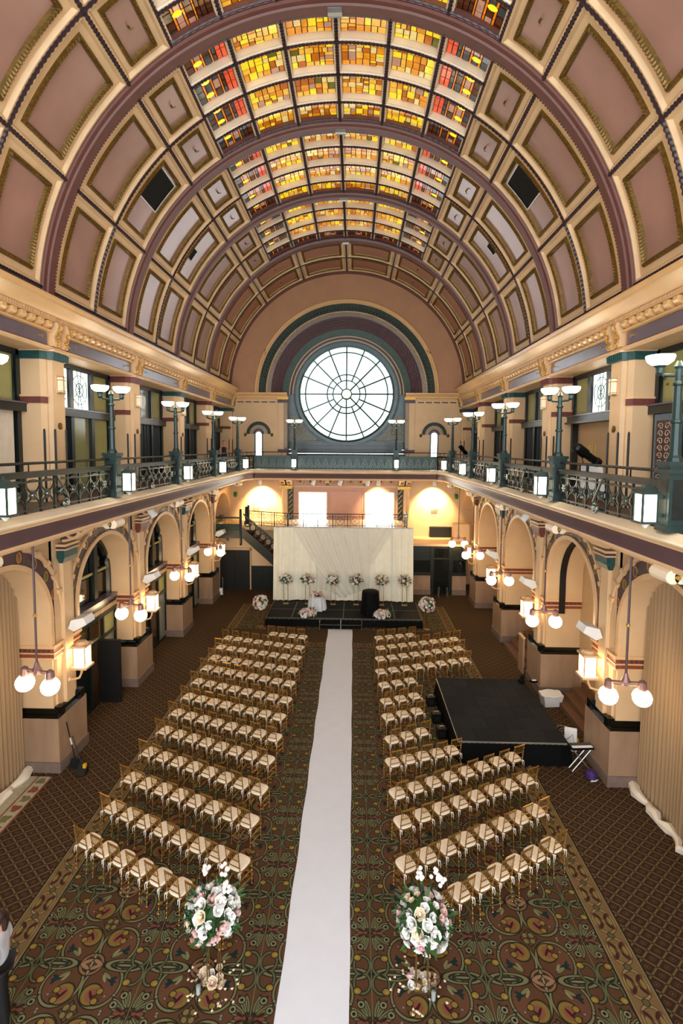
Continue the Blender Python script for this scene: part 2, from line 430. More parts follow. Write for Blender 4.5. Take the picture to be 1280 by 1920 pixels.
def coffer(a0, a1, y0, y1, panel='salmon', m=.30, hook=False, vent=None):
    na = max(4, int((a1-a0)/2.2))
    c = rings(MB(), a0, a1, y0, y1, [(0, 7.52), (.03, 7.36), (.085, 7.35), (.12, 7.40), (.14, 7.43), (m, 7.43)], na).build('coffer', 'cream', ceiling)
    nf = int((a1-a0)*7.45*pi/180/.055)//2*2; nyf = int((y1-y0)/.055)//2*2
    rings(MB(), a0, a1, y0, y1, [(m-.005, 7.44), (m+.01, 7.38), (m+.055, 7.36), (m+.095, 7.40), (m+.115, 7.47)], nf, nyf, .022).build('gold_moulding', 'gold_bead', c)
    bed(MB(), a0, a1, y0, y1, m+.09, 7.465, na).build('coffer_panel', panel, c, smooth=True)
    if hook:
        am, ym = (a0+a1)/2, (y0+y1)/2
        link('sprinkler', hook_me, c, loc=cyl(am, ym, 7.46), rot=(0, radians(am-90), 0))
    if vent:
        b0, b1, v0, v1 = vent
        g = rings(MB(), b0, b1, v0, v1, [(0, 7.46), (.0, 7.43), (.035, 7.43), (.035, 7.46)], 4)
        g.build('vent_frame', 'white_paint', c)
        g = MB(); bed(g, b0, b1, v0, v1, .035, 7.455, 4); g.build('vent_backing', 'black', c)
        g = MB(); nsl = int((v1-v0)/.09)
        for i in range(nsl):
            yy = v0+.05+(v1-v0-.1)*i/(nsl-1)
            fr = [(lambda aa: (lambda y, r: cyl(aa, y, r)))(b0+.4+(b1-b0-.8)*t/3) for t in range(4)]
            g.sweep([(yy, 7.45), (yy+.03, 7.43)], fr)
        g.build('vent_slats', 'black_metal', c, kind='stuff')
    return c
SA = [4.8, 25.7, 47.3, 57.8]
for k in range(4):
    y0, y1 = PY[k], PY[k+1]; ym = (y0+y1)/2
    for s in (0, 1):
        for j in range(3):
            a0, a1 = SA[j], SA[j+1]
            if s: a0, a1 = 180-a1, 180-a0
            for h, (b0, b1) in enumerate(((y0+.26, ym), (ym, y1-.26))):
                vt = None
                if k == 1 and h == 1 and j == 1: vt = (a0+9.5, a1-3.6, b0+.38, b1-.42) if not s else (a0+3.6, a1-9.5, b0+.38, b1-.42)
                if k == 2 and h == 1 and j == 1: vt = (a0+8, a0+12, b0+.4, b0+.9)
                coffer(a0, a1, b0, b1, 'salmon', .30 if j < 2 else .27, hook=(j == 2), vent=vt)
for i in range(8):
    a0 = [4.8, 25.7, 47.6, 69.0, 90, 111, 132.4, 154.3][i]; a1 = [25.7, 47.6, 69.0, 90, 111, 132.4, 154.3, 175.2][i]
    for (b0, b1) in ((PY[4]+.26, (PY[4]+D)/2), ((PY[4]+D)/2, D-.1)):
        coffer(a0, a1, b0, b1, 'salmon_deep', .27, hook=i in (2, 5))
# rope mouldings
def rope_path(pts, r, name='rope_moulding'):
    P = [pts[0]]
    for a, b in zip(pts, pts[1:]):
        n = max(2, int((Vector(b)-Vector(a)).length/.05))
        P += [tuple(Vector(a).lerp(Vector(b), i/n)) for i in range(1, n+1)]
    R = [r*(1+.22*(1 if i % 2 else -1)) for i in range(len(P))]
    return MB().tube(P, R, 6).build(name, 'rope', ceiling)
for a in (25.7, 47.3, 132.7, 154.3): rope_path([cyl(a, PY[0], 7.36), cyl(a, PY[4], 7.36)], .05)
for a in [57.8+10.733*j for j in range(7)]: rope_path([cyl(a, PY[0], 7.40), cyl(a, PY[4], 7.40)], .05)
for a in (25.7, 47.6, 69, 90, 111, 132.4, 154.3): rope_path([cyl(a, PY[4], 7.36), cyl(a, D, 7.36)], .045)
for k in range(5):
    ym = (PY[k]+PY[k+1])/2
    for (a0, a1) in (((4.8, 57.8), (122.2, 175.2)) if k < 4 else ((4.8, 175.2),)):
        n = int((a1-a0)/1.5); rope_path([cyl(a0+(a1-a0)*i/n, ym, 7.36) for i in range(n+1)], .05)
    if k < 4:
        for q in (1, 2, 3):
            rope_path([cyl(57.8+64.4*i/40, PY[k]+L*q/4, 7.40) for i in range(41)], .045)
# ribs
RP = [(-.34, 7.55), (-.34, 7.42), (-.30, 7.37), (-.26, 7.37), (-.24, 7.31), (-.15, 7.29), (-.12, 7.25), (.10, 7.25), (.13, 7.29), (.20, 7.31), (.22, 7.36), (.34, 7.38), (.34, 7.55)]
for k in range(5):
    fr = [(lambda aa: (lambda dy, r: cyl(aa, PY[k]+dy, r)))(180*i/90) for i in range(91)]
    rb = MB().sweep(RP, fr).build('rib', 'rib', ceiling, smooth=True)
    g = MB()
    for i in range(262):
        a = 2+176*i/261; da = .22
        g.hexa([cyl(a-da, PY[k]+.22, 7.37), cyl(a+da, PY[k]+.22, 7.37), cyl(a+da, PY[k]+.30, 7.38), cyl(a-da, PY[k]+.30, 7.38),
                cyl(a-da, PY[k]+.22, 7.33), cyl(a+da, PY[k]+.22, 7.33), cyl(a+da, PY[k]+.30, 7.34), cyl(a-da, PY[k]+.30, 7.34)])
    g.build('rib_dentils', 'rib', rb, kind='stuff')
    rp = [cyl(2+176*i/220, PY[k]-.33, 7.40) for i in range(221)]
    MB().tube(rp, [.035*(1+.25*(1 if i % 2 else -1)) for i in range(221)], 5).build('rib_rope', 'rope', rb)
    MB().sweep([(-.14, 7.27), (-.14, 7.22), (-.05, 7.19), (.05, 7.19), (.14, 7.22), (.14, 7.27)], [(lambda aa: (lambda dy, r: cyl(aa, PY[k]+dy+.05, r)))(88.6+2.8*i/4) for i in range(5)]).build('keystone', 'grey_metal', rb)
fr = [(lambda aa: (lambda dy, r: cyl(aa, D+dy, r)))(180*i/90) for i in range(91)]
MB().sweep([(-.12, 7.6), (-.12, 7.3), (-.05, 7.22), (.05, 7.22)], fr).build('wall_rib', 'rib', ceiling, smooth=True)
# dark boarded strip between cornice and coffers
for s in (0, 1):
    for k in range(5):
        a0, a1 = (0, 4.8) if not s else (175.2, 180)
        fr = [(lambda aa: (lambda y, r: cyl(aa, y, r)))(a0+(a1-a0)*i/3) for i in range(4)]
        MB().sweep([(PY[k]+.2, 7.34), (PY[k+1]-.2, 7.34)], fr).build('boarded_strip', 'strip', ceiling)
        rope_path([cyl(4.8 if not s else 175.2, PY[k]+.2, 7.34), cyl(4.8 if not s else 175.2, PY[k+1]-.2, 7.34)], .03)
# stained glass skylight
rg = random.Random(3)
def split(x0, x1, y0, y1, depth, out, asp=1.0):
    w, h = (x1-x0), (y1-y0)
    if depth == 0 or (w < .17 and h < .17): out.append((x0, x1, y0, y1)); return
    t = rg.uniform(.35, .65)
    if w*asp > h: split(x0, x0+w*t, y0, y1, depth-1, out, asp); split(x0+w*t, x1, y0, y1, depth-1, out, asp)
    else: split(x0, x1, y0, y0+h*t, depth-1, out, asp); split(x0, x1, y0+h*t, y1, depth-1, out, asp)
WA = 1.43
def piece(mb, A0, Y0, x0, x1, y0, y1, g=.013, flipx=False):
    k_ = 10.733/WA
    if flipx: x0, x1 = WA-x1, WA-x0
    p = lambda xx, yy, rr: cyl(A0+xx*k_, Y0+yy, rr)
    x0 += g; x1 -= g; y0 += g; y1 -= g; t = .012
    return mb.hexa([p(x0,y0,7.60),p(x1,y0,7.60),p(x1,y1,7.60),p(x0,y1,7.60),p(x0,y0,7.60-t),p(x1,y0,7.60-t),p(x1,y1,7.60-t),p(x0,y1,7.60-t)])
npieces = 0
for k in range(4):
    for q in range(4):
        for j in range(6):
            A0 = 57.8+10.733*j; Y0 = PY[k]+L*q/4; H = L/4
            a0, a1, b0, b1 = A0, A0+10.733, Y0, Y0+H
            pane = rings(MB(), a0, a1, b0, b1, [(.0, 7.46), (.03, 7.40), (.06, 7.40), (.075, 7.43), (.10, 7.44), (.11, 7.62)], 3).build('stained_glass_pane', 'ivory_band', ceiling)
            bed(MB(), a0, a1, b0, b1, .09, 7.615, 3).build('lead_came', 'black', pane)
            ps = []; x0, x1, y0, y1 = .115, WA-.115, .115, H-.115
            side = j in (0, 5); end = (k == 3 and q == 3)
            if side or end:
                # geometric border panes: columns of brown/smoke with brass bars and jewels
                cols = [(0, .18, 'd'), (.18, .245, 'b'), (.245, .40, 'u'), (.40, .46, 'b'), (.46, .62, 'u'), (.62, .67, 'b'), (.67, .76, 'd'), (.76, 1, 'c')]
                W_ = x1-x0; Hh = y1-y0
                for (f0, f1, t) in cols:
                    nr = {'d': 4, 'b': 3, 'u': 3, 'c': 3}[t]; nc = 2 if t == 'c' else 1
                    for r_ in range(nr):
                        for c_ in range(nc):
                            col = {'d': ['glass_smoke_glass', 'glass_umber_glass'][rg.random() < .35], 'b': 'glass_brass_glass',
                                   'u': ['glass_umber_glass', 'glass_mauve_glass', 'glass_smoke_glass'][int(rg.random()*2.6)], 'c': 'glass_coral_glass' if (k in (0, 1, 2) and q < 3 and not end) else 'glass_umber_glass'}[t]
                            fx0 = f0+(f1-f0)*c_/nc; fx1 = f0+(f1-f0)*(c_+1)/nc
                            ps.append((x0+W_*fx0, x0+W_*fx1, y0+Hh*r_/nr, y0+Hh*(r_+1)/nr, col))
            else:
                out = []
                cellw = (x1-x0)/3.; cellh = (y1-y0)/2.
                for cx in range(3):
                    for cy in range(2): split(x0+cx*cellw, x0+(cx+1)*cellw, y0+cy*cellh, y0+(cy+1)*cellh, 2 if rg.random() < .75 else 3, out, .8)
                wts = [5, 3, 4, 1.5, 2.5, 1, 0, 0, 0, .5, 0, 0] if j in (2, 3) else [4, 1.5, 4, 6, 1.5, .4, 0, 0, 0, .7, 0, 0]
                for o_ in out: ps.append((*o_, rg.choices(GL, wts)[0]))
            flip = j >= 3
            indiv = (k == 1 and q in (0, 1) and npieces < 296) or (k == 1 and q == 2 and j in (1, 2, 3, 4) and npieces < 290)
            if indiv and npieces+len(ps) > 300: indiv = False
            if indiv:
                for (a, b, c_, d_, col) in ps:
                    piece(MB(), A0, Y0, a, b, c_, d_, flipx=flip).build('glass_piece', col, pane); npieces += 1
            else:
                mb = MB(); slots = sorted(set(p_[4] for p_ in ps))
                for (a, b, c_, d_, col) in ps:
                    mb.cur = slots.index(col); piece(mb, A0, Y0, a, b, c_, d_, flipx=flip)
                mb.build('glass_pieces', slots, pane, kind='stuff')
            if side:
                for yy in ((H*.30, H*.72) if q != 3 else (H*.4,)):
                    xx = WA*.33 if not flip else WA*.67
                    P_ = [cyl(A0+(xx+.13*cos(t_*pi/6))*10.733/WA, Y0+yy+.075*sin(t_*pi/6), 7.582) for t_ in range(12)]
                    MB().add(P_+[cyl(A0+xx*10.733/WA, Y0+yy, 7.57)], [(i, (i+1) % 12, 12) for i in range(12)]).build('glass_jewel', 'glass_yellow_jewel', pane)

# ------------------------------------------------------------------ side walls
ENT = [(8.2, 10.86), (7.10, 10.86), (7.06, 10.90), (7.06, 10.95), (7.16, 10.97)]
ENT2 = [(7.16, 11.30), (7.04, 11.32), (7.04, 11.36), (7.14, 11.37), (7.14, 11.56), (6.98, 11.57), (6.98, 11.60), (7.04, 11.61), (7.04, 11.69), (6.96, 11.70), (6.94, 11.76), (6.86, 11.82), (6.80, 11.92), (6.72, 11.97), (6.70, 12.03), (6.70, 12.08), (7.5, 12.10)]
A_IN, A_BAND, A_OUT, ZS = 1.66, 1.76, 2.08, 4.06
def arch_pts(r, n=22, z0=3.32, zs=ZS):
    p = [(-r, z0)] + [(-r*cos(pi*i/n), zs+r*sin(pi*i/n)) for i in range(n+1)] + [(r, z0)]
    return p
def band(mb, s, yc, r0, r1, x0, x1, z0=3.36, n=22):
    """flat arch band between radii, proud from |X|=x1 to x0"""
    P0, P1 = arch_pts(r0, n, z0), arch_pts(r1, n, z0); vs = []; fs = []
    for (a, b), (c_, d_) in zip(P0, P1):
        vs += [(s*x1, yc+a, b), (s*x0, yc+a, b), (s*x0, yc+c_, d_), (s*x1, yc+c_, d_)]
    for i in range(len(P0)-1):
        for k in range(3): fs.append((4*i+k, 4*i+k+1, 4*i+k+5, 4*i+k+4))
    return mb.add(vs, fs)
med_ring = {}
def medallion_me(kind):
    mb = MB(); mb.cur = 0
    mb.lathe([(.085, 0), (.085, .008), (.0, .010)], 14, caps=False)
    mb.cur = 1
    vs = [(r*cos(2*pi*i/14), r*sin(2*pi*i/14), z) for (r, z) in ((.085, .0), (.088, .014), (.104, .014), (.106, 0)) for i in range(14)]
    fs = [(j*14+i, j*14+(i+1) % 14, (j+1)*14+(i+1) % 14, (j+1)*14+i) for j in range(3) for i in range(14)]
    mb.add(vs, fs)
    return mb.mesh('medallion', [kind, 'gold_leaf'])
MED = [medallion_me('rug_green'), medallion_me('red_band'), medallion_me('plum_deep')]
def knots(mb, s, yc, r, x):
    n = 26
    for i in range(n):
        t = pi*(.06+.88*i/(n-1))
        c0 = Vector((s*x, yc-r*cos(t), ZS+r*sin(t))); tg = Vector((0, sin(t), cos(t))); nr = Vector((0, -cos(t), sin(t)))
        if i % 2 == 0:
            w, h, l = .07, .075, .06
        else: w, h, l = .04, .032, .16
        ax = Vector((s, 0, 0))
        mb.hexa([tuple(c0+ax*a*w+nr*b*h+tg*c_*l) for (a, b, c_) in ((-1,-1,-1),(1,-1,-1),(1,1,-1),(-1,1,-1),(-1,-1,1),(1,-1,1),(1,1,1),(-1,1,1))])
def frustum(mb, s, x0, x1, y0, y1, z0, X0, X1, Y0, Y1, z1):
    mb.hexa([(s*x0,y0,z0),(s*x1,y0,z0),(s*x1,y1,z0),(s*x0,y1,z0),(s*X0,Y0,z1),(s*X1,Y0,z1),(s*X1,Y1,z1),(s*X0,Y1,z1)])
# scroll bracket profile in (|X|, z)
def scroll_bracket(s, yc, parent):
    top = []; bot = []
    N = 16
    for i in range(N+1):
        t = i/N; xx = 7.05-1.20*t
        zb = 6.02+.42*(.5-.5*cos(pi*min(1, t*1.15)))
        bot.append((xx, zb))
    poly = bot+[(5.85, 6.56), (7.10, 6.56), (7.10, 6.0)]
    b = MB().prism(poly, lambda a, c_: (s*a, yc-.16, c_), lambda a, c_: (s*a, yc+.16, c_)).build('scroll_bracket', 'plum_deep', parent)
    # cream lower volute strap and rings
    g = MB().sweep([(-.19, 0), (.19, 0), (.19, -.07), (-.19, -.07)], [(lambda P: (lambda dy, dz: (s*P[0], yc+dy, P[1]+dz)))(p_) for p_ in bot], closed_prof=True)
    g.build('bracket_strap', 'cream_trim', b)
    for (xx, zz, R) in ((6.78, 6.24, .17),):
        MB().tube([(s*(xx+R*cos(t_*pi/8)), yc, zz+R*sin(t_*pi/8)) for t_ in range(16)], .05, 6, closed=True).build('bracket_ring', 'cream_trim', b, scale=(1, 1, 1))
        MB().tube([(s*(xx+R*cos(t_*pi/8)), yc-.17, zz+R*sin(t_*pi/8)) for t_ in range(16)], .045, 6, closed=True).build('bracket_ring', 'cream_trim', b)
        MB().tube([(s*xx, yc-.19, zz), (s*xx, yc+.19, zz)], [.08, .08], 10).build('bracket_boss', 'red_cap', b)
    g = MB()
    for d in range(5):
        xa = 6.5-.15*d
        for (p0, p1) in (((xa, 6.54), (xa-.12, 6.32)), ((xa-.12, 6.54), (xa, 6.30))):
            g.tube([(s*p0[0], yc-.165, p0[1]), (s*p1[0], yc-.165, p1[1])], .012, 4)
    g.build('bracket_lattice', 'red_band', b)
    for dx in (0, .14):
        ro = MB().tube([(s*(5.82-dx), yc-.23, 6.44), (s*(5.82-dx), yc+.23, 6.44)], .115, 12).build('bracket_roll', 'ivory_band', b)
    MB().tube([(s*5.75, yc-.26, 6.44), (s*5.75, yc+.26, 6.44)], .04, 8).build('roll_pin', 'gold_leaf', b)
    return b
walls = {}
PIER = list(range(0, 5))
for s in (-1, 1):
    nm = SIDE[s]
    w = MB().box(s*8.35, s*8.55, -3, 32, 0, 12.4).mesh('wall_'+nm, 'wall_dim')
    W = walls[s] = struct('wall_'+nm, w)
    # spandrel wall with arch openings
    for k in range(-1, 5):
        yc = PY[0]+(k+.5)*L if k >= 0 else PY[0]-.5*L
        if k == 4: pass
        mb = MB(); vs = []; fs = []
        ys = [-L/2] + [-A_IN*cos(pi*i/26) for i in range(27)] + [L/2]
        for i, dy in enumerate(ys):
            zb = ZS+sqrt(max(0, A_IN**2-dy*dy)) if abs(dy) < A_IN-1e-6 else (3.3 if 0 < i < len(ys)-1 else 3.3)
            vs += [(s*7.2, yc+dy, zb), (s*7.2, yc+dy, 6.75)]
        for i in range(len(ys)-1): fs.append((2*i, 2*i+1, 2*i+3, 2*i+2))
        mb.add(vs, fs)
        # intrados
        P = arch_pts(A_IN, 26, 3.3); n = len(mb.v)
        mb.sweep([(7.2, 0), (8.34, 0)], [(lambda p_: (lambda xx, _: (s*xx, yc+p_[0], p_[1])))(p_) for p_ in P])
        mb.build('arch_wall', 'wall', W, smooth=True)
        if k < 4:
            bn = band(MB(), s, yc, A_BAND, A_OUT, 7.165, 7.2).build('arch_band', 'plum_deep' if k < 1 else 'brown_band', W)
            band(MB(), s, yc, A_IN-.02, A_BAND, 7.11, 7.2).build('arch_moulding', 'cream_trim', W)
            for i in range(13):
                t = pi*(-.10+1.2*i/12); rr = (A_BAND+A_OUT)/2
                if t < 0: p_ = (-rr, ZS-.42)
                elif t > pi: p_ = (rr, ZS-.42)
                else: p_ = (-rr*cos(t), ZS+rr*sin(t))
                link('medallion', MED[i % 3], bn, loc=(s*7.165, yc+p_[0], p_[1]), rot=(0, -s*pi/2, 0), scale=(1.25, .8, 1))
            mb = MB(); knots(mb, s, yc, A_OUT+.05, 7.14); mb.build('knotted_moulding', 'cream_trim', W)
    for k in range(-1, 5):
        y = PY[0]+k*L if k >= 0 else PY[0]-L
        pr = MB().box(s*7.2, s*8.35, y-.52, y+.52, 1.6, 6.6).box(s*7.14, s*7.3, y-.42, y+.42, 1.6, 6.6).build('pier', 'wall', W)
        gb = MB().box(s*7.0, s*8.35, y-.66, y+.66, .28, 1.44).build('granite_block', 'granite', pr)
        MB().box(s*6.97, s*8.35, y-.69, y+.69, 0, .28).build('granite_plinth', 'granite_grey', pr)
        mb = MB()
        frustum(mb, s, 7.0, 8.35, y-.66, y+.66, 1.44, 7.06, 8.35, y-.60, y+.60, 1.50)
        mb.box(s*7.09, s*8.35, y-.575, y+.575, 1.50, 1.57)
        frustum(mb, s, 7.09, 8.35, y-.575, y+.575, 1.57, 7.13, 8.35, y-.54, y+.54, 1.64)
        for yy in (y-.46, y+.46): mb.box(s*6.99, s*7.16, yy-.09, yy+.09, 1.46, 1.70)
        mb.build('black_moulding', 'black_marble', pr)
        MB().box(s*7.04, s*7.2, y-.18, y+.18, 1.64, 5.40).build('pilaster', 'wall', pr)
        for sg in (-1, 1):
            ya, yb = y+sg*.20, y+sg*.60
            im = MB().box(s*7.10, s*8.34, ya, yb, 3.02, 3.27).build('impost_band', 'red_band', pr)
            mb = MB().box(s*7.06, s*8.34, ya, y+sg*.64, 3.27, 3.36).box(s*7.08, s*8.34, ya, y+sg*.615, 3.12, 3.155).box(s*7.10, s*8.34, ya, y+sg*.595, 2.97, 3.02)
            mb.build('impost_moulding', 'cream_trim', im)
            mb = MB()
            for i in range(9):
                xx = 7.2+.125*i; yo = y+sg*.60
                mb.box(s*xx, s*(xx+.06), yo, yo+sg*.02, 3.17, 3.24)
            mb.build('impost_ornament', 'plum', im)
        cap = 'teal_cap' if k % 2 else 'red_cap'
        if k == -1: cap = 'red_cap'
        mb = MB(); frustum(mb, s, 7.04, 7.3, y-.20, y+.20, 5.40, 6.93, 7.3, y-.30, y+.30, 5.56); mb.box(s*6.93, s*7.3, y-.30, y+.30, 5.56, 5.76)
        cp = mb.build('capital', cap, pr)
        MB().box(s*6.88, s*7.3, y-.33, y+.33, 5.76, 5.80).box(s*6.88, s*7.3, y-.33, y+.33, 5.86, 5.92).build('capital_moulding', 'cream_trim', pr)
        MB().box(s*6.90, s*7.3, y-.31, y+.31, 5.80, 5.86).build('capital_neck', 'plum_deep', pr)
        if k >= 0: scroll_bracket(s, y, pr)
    # upper storey columns
    for k in range(0, 6):
        y = PY[k]
        ya, yb = (y-.45, y+.45)
        if k == 5: yb = y; ya = y-.5
        cap = 'red_cap' if k % 2 == 0 else 'teal_cap'
        pts = [(7.95, ya), (7.32, ya), (7.22, ya+.10), (7.22, ya+.16), (7.12, ya+.20), (7.12, yb-.20), (7.22, yb-.16), (7.22, yb-.10), (7.32, yb), (7.95, yb)]
        col = MB().prism(pts, lambda a, b: (s*a, b, 7.04), lambda a, b: (s*a, b, 10.64)).build('upper_column', 'wall', W)
        pt2 = [(8.0, ya-.03), (7.30, ya-.03), (7.17, ya+.09), (7.05, ya+.16), (7.05, yb-.16), (7.17, yb-.09), (7.30, yb+.03), (8.0, yb+.03)]
        MB().prism(pt2, lambda a, b: (s*a, b, 10.64), lambda a, b: (s*a, b, 10.84)).build('capital', cap, col)
        pt3 = [(8.0, ya-.06), (7.28, ya-.06), (7.14, ya+.06), (7.01, ya+.12), (7.01, yb-.12), (7.14, yb-.06), (7.28, yb+.06), (8.0, yb+.06)]
        MB().prism(pt3, lambda a, b: (s*a, b, 10.84), lambda a, b: (s*a, b, 10.89)).build('capital_moulding', 'cream_trim', col)
        mb = MB()
        for i in range(8):
            yy = ya+.14+(yb-ya-.28)*i/7; mb.tube([(s*7.05, yy, 10.66), (s*7.035, yy, 10.82)], .025, 5)
        mb.build('capital_flutes', cap, col)
        for sg in (-1, 1):
            yo = ya if sg < 0 else yb
            if k == 5 and sg > 0: continue
            bd = MB().prism([(7.95, yo), (7.95, yo+sg*.035), (7.30, yo+sg*.035), (7.185, yo-sg*.09), (7.22, yo-sg*.10)], lambda a, b: (s*a, b, 9.54), lambda a, b: (s*a, b, 9.70)).build('column_band', 'red_cap', col)
            MB().prism([(7.95, yo), (7.95, yo+sg*.055), (7.29, yo+sg*.055), (7.165, yo-sg*.08), (7.22, yo-sg*.10)], lambda a, b: (s*a, b, 9.70), lambda a, b: (s*a, b, 9.75)).build('band_moulding', 'cream_trim', bd)
            MB().tube([(s*7.27, yo-sg*.03, 7.04), (s*7.27, yo-sg*.03, 8.86), (s*7.27, yo-sg*.03, 8.90)], [.026, .026, .012], 6).build('corner_guard', 'black_metal', col)
            MB().tube([(s*7.105, yo-sg*.21, 7.04), (s*7.105, yo-sg*.21, 8.86), (s*7.105, yo-sg*.21, 8.90)], [.026, .026, .012], 6).build('corner_guard', 'black_metal', col)
        if k < 5:
            MB().lathe([(.09, 0), (.09, .02), (.05, .04), (0, .045)], 12).build('wall_medallion', 'gold_bead', col, loc=(s*7.12, y, 8.98), rot=(0, -s*pi/2, 0))
    # entablature
    fr = [(lambda yy: (lambda a, z: (s*a, yy, z)))(yy) for yy in (-3, D+.02)]
    MB().sweep(ENT, fr).build('architrave', 'cream_trim', W)
    co = MB().sweep(ENT2, fr).build('cornice', 'cornice', W, smooth=True)
    mb = MB(); i = 0; yy = 5.0
    while yy < D: mb.box(s*6.99, s*7.05, yy, yy+.045, 11.61, 11.69); yy += .09
    mb.build('dentils', 'cream_trim', co, kind='stuff')
    # frieze: gold consoles at columns, purple-silver panels, modillions between
    MB().box(s*7.16, s*7.3, -3, D, 10.96, 11.32).build('frieze', 'cream_trim', W)
    for k in range(-1, 5):
        y0 = (PY[k] if k >= 0 else PY[0]-L)+.42; y1 = (PY[k+1] if k >= 0 else PY[0])-.42
        fp = MB().box(s*7.115, s*7.17, y0, y1, 10.985, 11.285).build('frieze_panel', 'panel_silver', W)
        for hy in (y0+.25, y1-.35):
            MB().tube([(s*7.12, hy, 11.15), (s*7.02, hy, 11.15), (s*7.02, hy, 11.10)], .012, 5).build('hook', 'gold_leaf', fp)
        nmod = 12
        for i in range(nmod):
            yy = y0-.06+(y1-y0+.12)*(i+.5)/nmod
            pr = [(7.14, 11.55), (6.96, 11.55), (6.95, 11.47), (6.99, 11.42), (7.04, 11.40), (7.10, 11.37), (7.14, 11.37)]
            MB().prism(pr, lambda a, z: (s*a, yy-.075, z), lambda a, z: (s*a, yy+.075, z)).build('modillion', 'cornice', W)
            MB().box(s*7.12, s*7.145, yy+.09, yy+.205, 11.44, 11.53).build('modillion_gap', 'rope', W)
    for k in range(0, 6):
        for dy in (-.2, .2):
            yy = PY[k]+dy
            if k == 5: yy = D-.16+dy*.3
            pr = [(7.16, 11.56), (6.93, 11.56), (6.90, 11.48), (6.94, 11.36), (7.02, 11.2), (7.00, 11.05), (7.04, 10.98), (7.16, 10.97)]
            b = MB().prism(pr, lambda a, z: (s*a, yy-.10, z), lambda a, z: (s*a, yy+.10, z)).build('console', 'cream_trim', W)
            mb = MB(); rr = random.Random(k*7+int(dy*10))
            for i in range(14):
                z = 11.0+.53*i/13; xx = 6.90+.10*(1-(z-11)/.53)
                mb.sphere((s*(xx-.01+.02*rr.random()), yy+rr.uniform(-.07, .07), z), .035, .035, .028, 6, 4)
            mb.build('gilt_leafwork', 'gold_leaf', b)

# ------------------------------------------------------------------ balcony all round
BP = [(-5.75, -3), (-5.75, 27.75), (-5.35, 28.6), (5.35, 28.6), (5.75, 27.75), (5.75, -3)]
def bframes(path):
    fr = []
    for i, p in enumerate(path):
        p = Vector(p); d0 = (p-Vector(path[i-1])).normalized() if i else None; d1 = (Vector(path[i+1])-p).normalized() if i < len(path)-1 else None
        n = lambda d: Vector((d.y, -d.x))
        if d0 is None: m_ = n(d1)
        elif d1 is None: m_ = n(d0)
        else:
            a, b = n(d0), n(d1); m_ = (a+b); m_ = m_/(m_.dot(a))
        fr.append((lambda p, m_: (lambda o, z: (p.x+m_.x*o, p.y+m_.y*o, z)))(p, m_))
    return fr
BF = bframes(BP)
bal = MB()
for z in (7.04, 6.60):
    for s in (-1, 1): bal.add([(s*5.75,-3,z),(s*8.35,-3,z),(s*8.35,D+.1,z),(s*5.75,27.75,z),(s*5.35,28.6,z),(s*5.35,D+.1,z)], [(0,1,2,3),(3,2,5,4)])
    bal.add([(-5.35,28.6,z),(5.35,28.6,z),(5.35,32,z),(-5.35,32,z)], [(0,1,2,3)])
balcony = struct('balcony', bal.mesh('balcony', 'brown_band'))
MB().sweep([(-.16, 7.04), (-.16, 7.15), (.0, 7.15)], BF).build('balcony_kerb', 'green_iron', balcony)
MB().sweep([(.0, 7.15), (.25, 7.06), (.27, 7.03), (.24, 7.00)], BF).build('balcony_ledge', 'ivory_band', balcony)
MB().sweep([(.24, 7.0), (.22, 6.97), (.17, 6.95), (.17, 6.92)], BF).build('balcony_bead', 'cream_trim', balcony)
MB().sweep([(.17, 6.92), (.145, 6.80), (.10, 6.70), (.09, 6.62)], BF, ).build('plum_fascia', 'plum', balcony, smooth=True)
MB().sweep([(.09, 6.62), (.11, 6.58), (.08, 6.52), (-.02, 6.52), (-.02, 6.60)], BF).build('fascia_moulding', 'cream_trim', balcony)

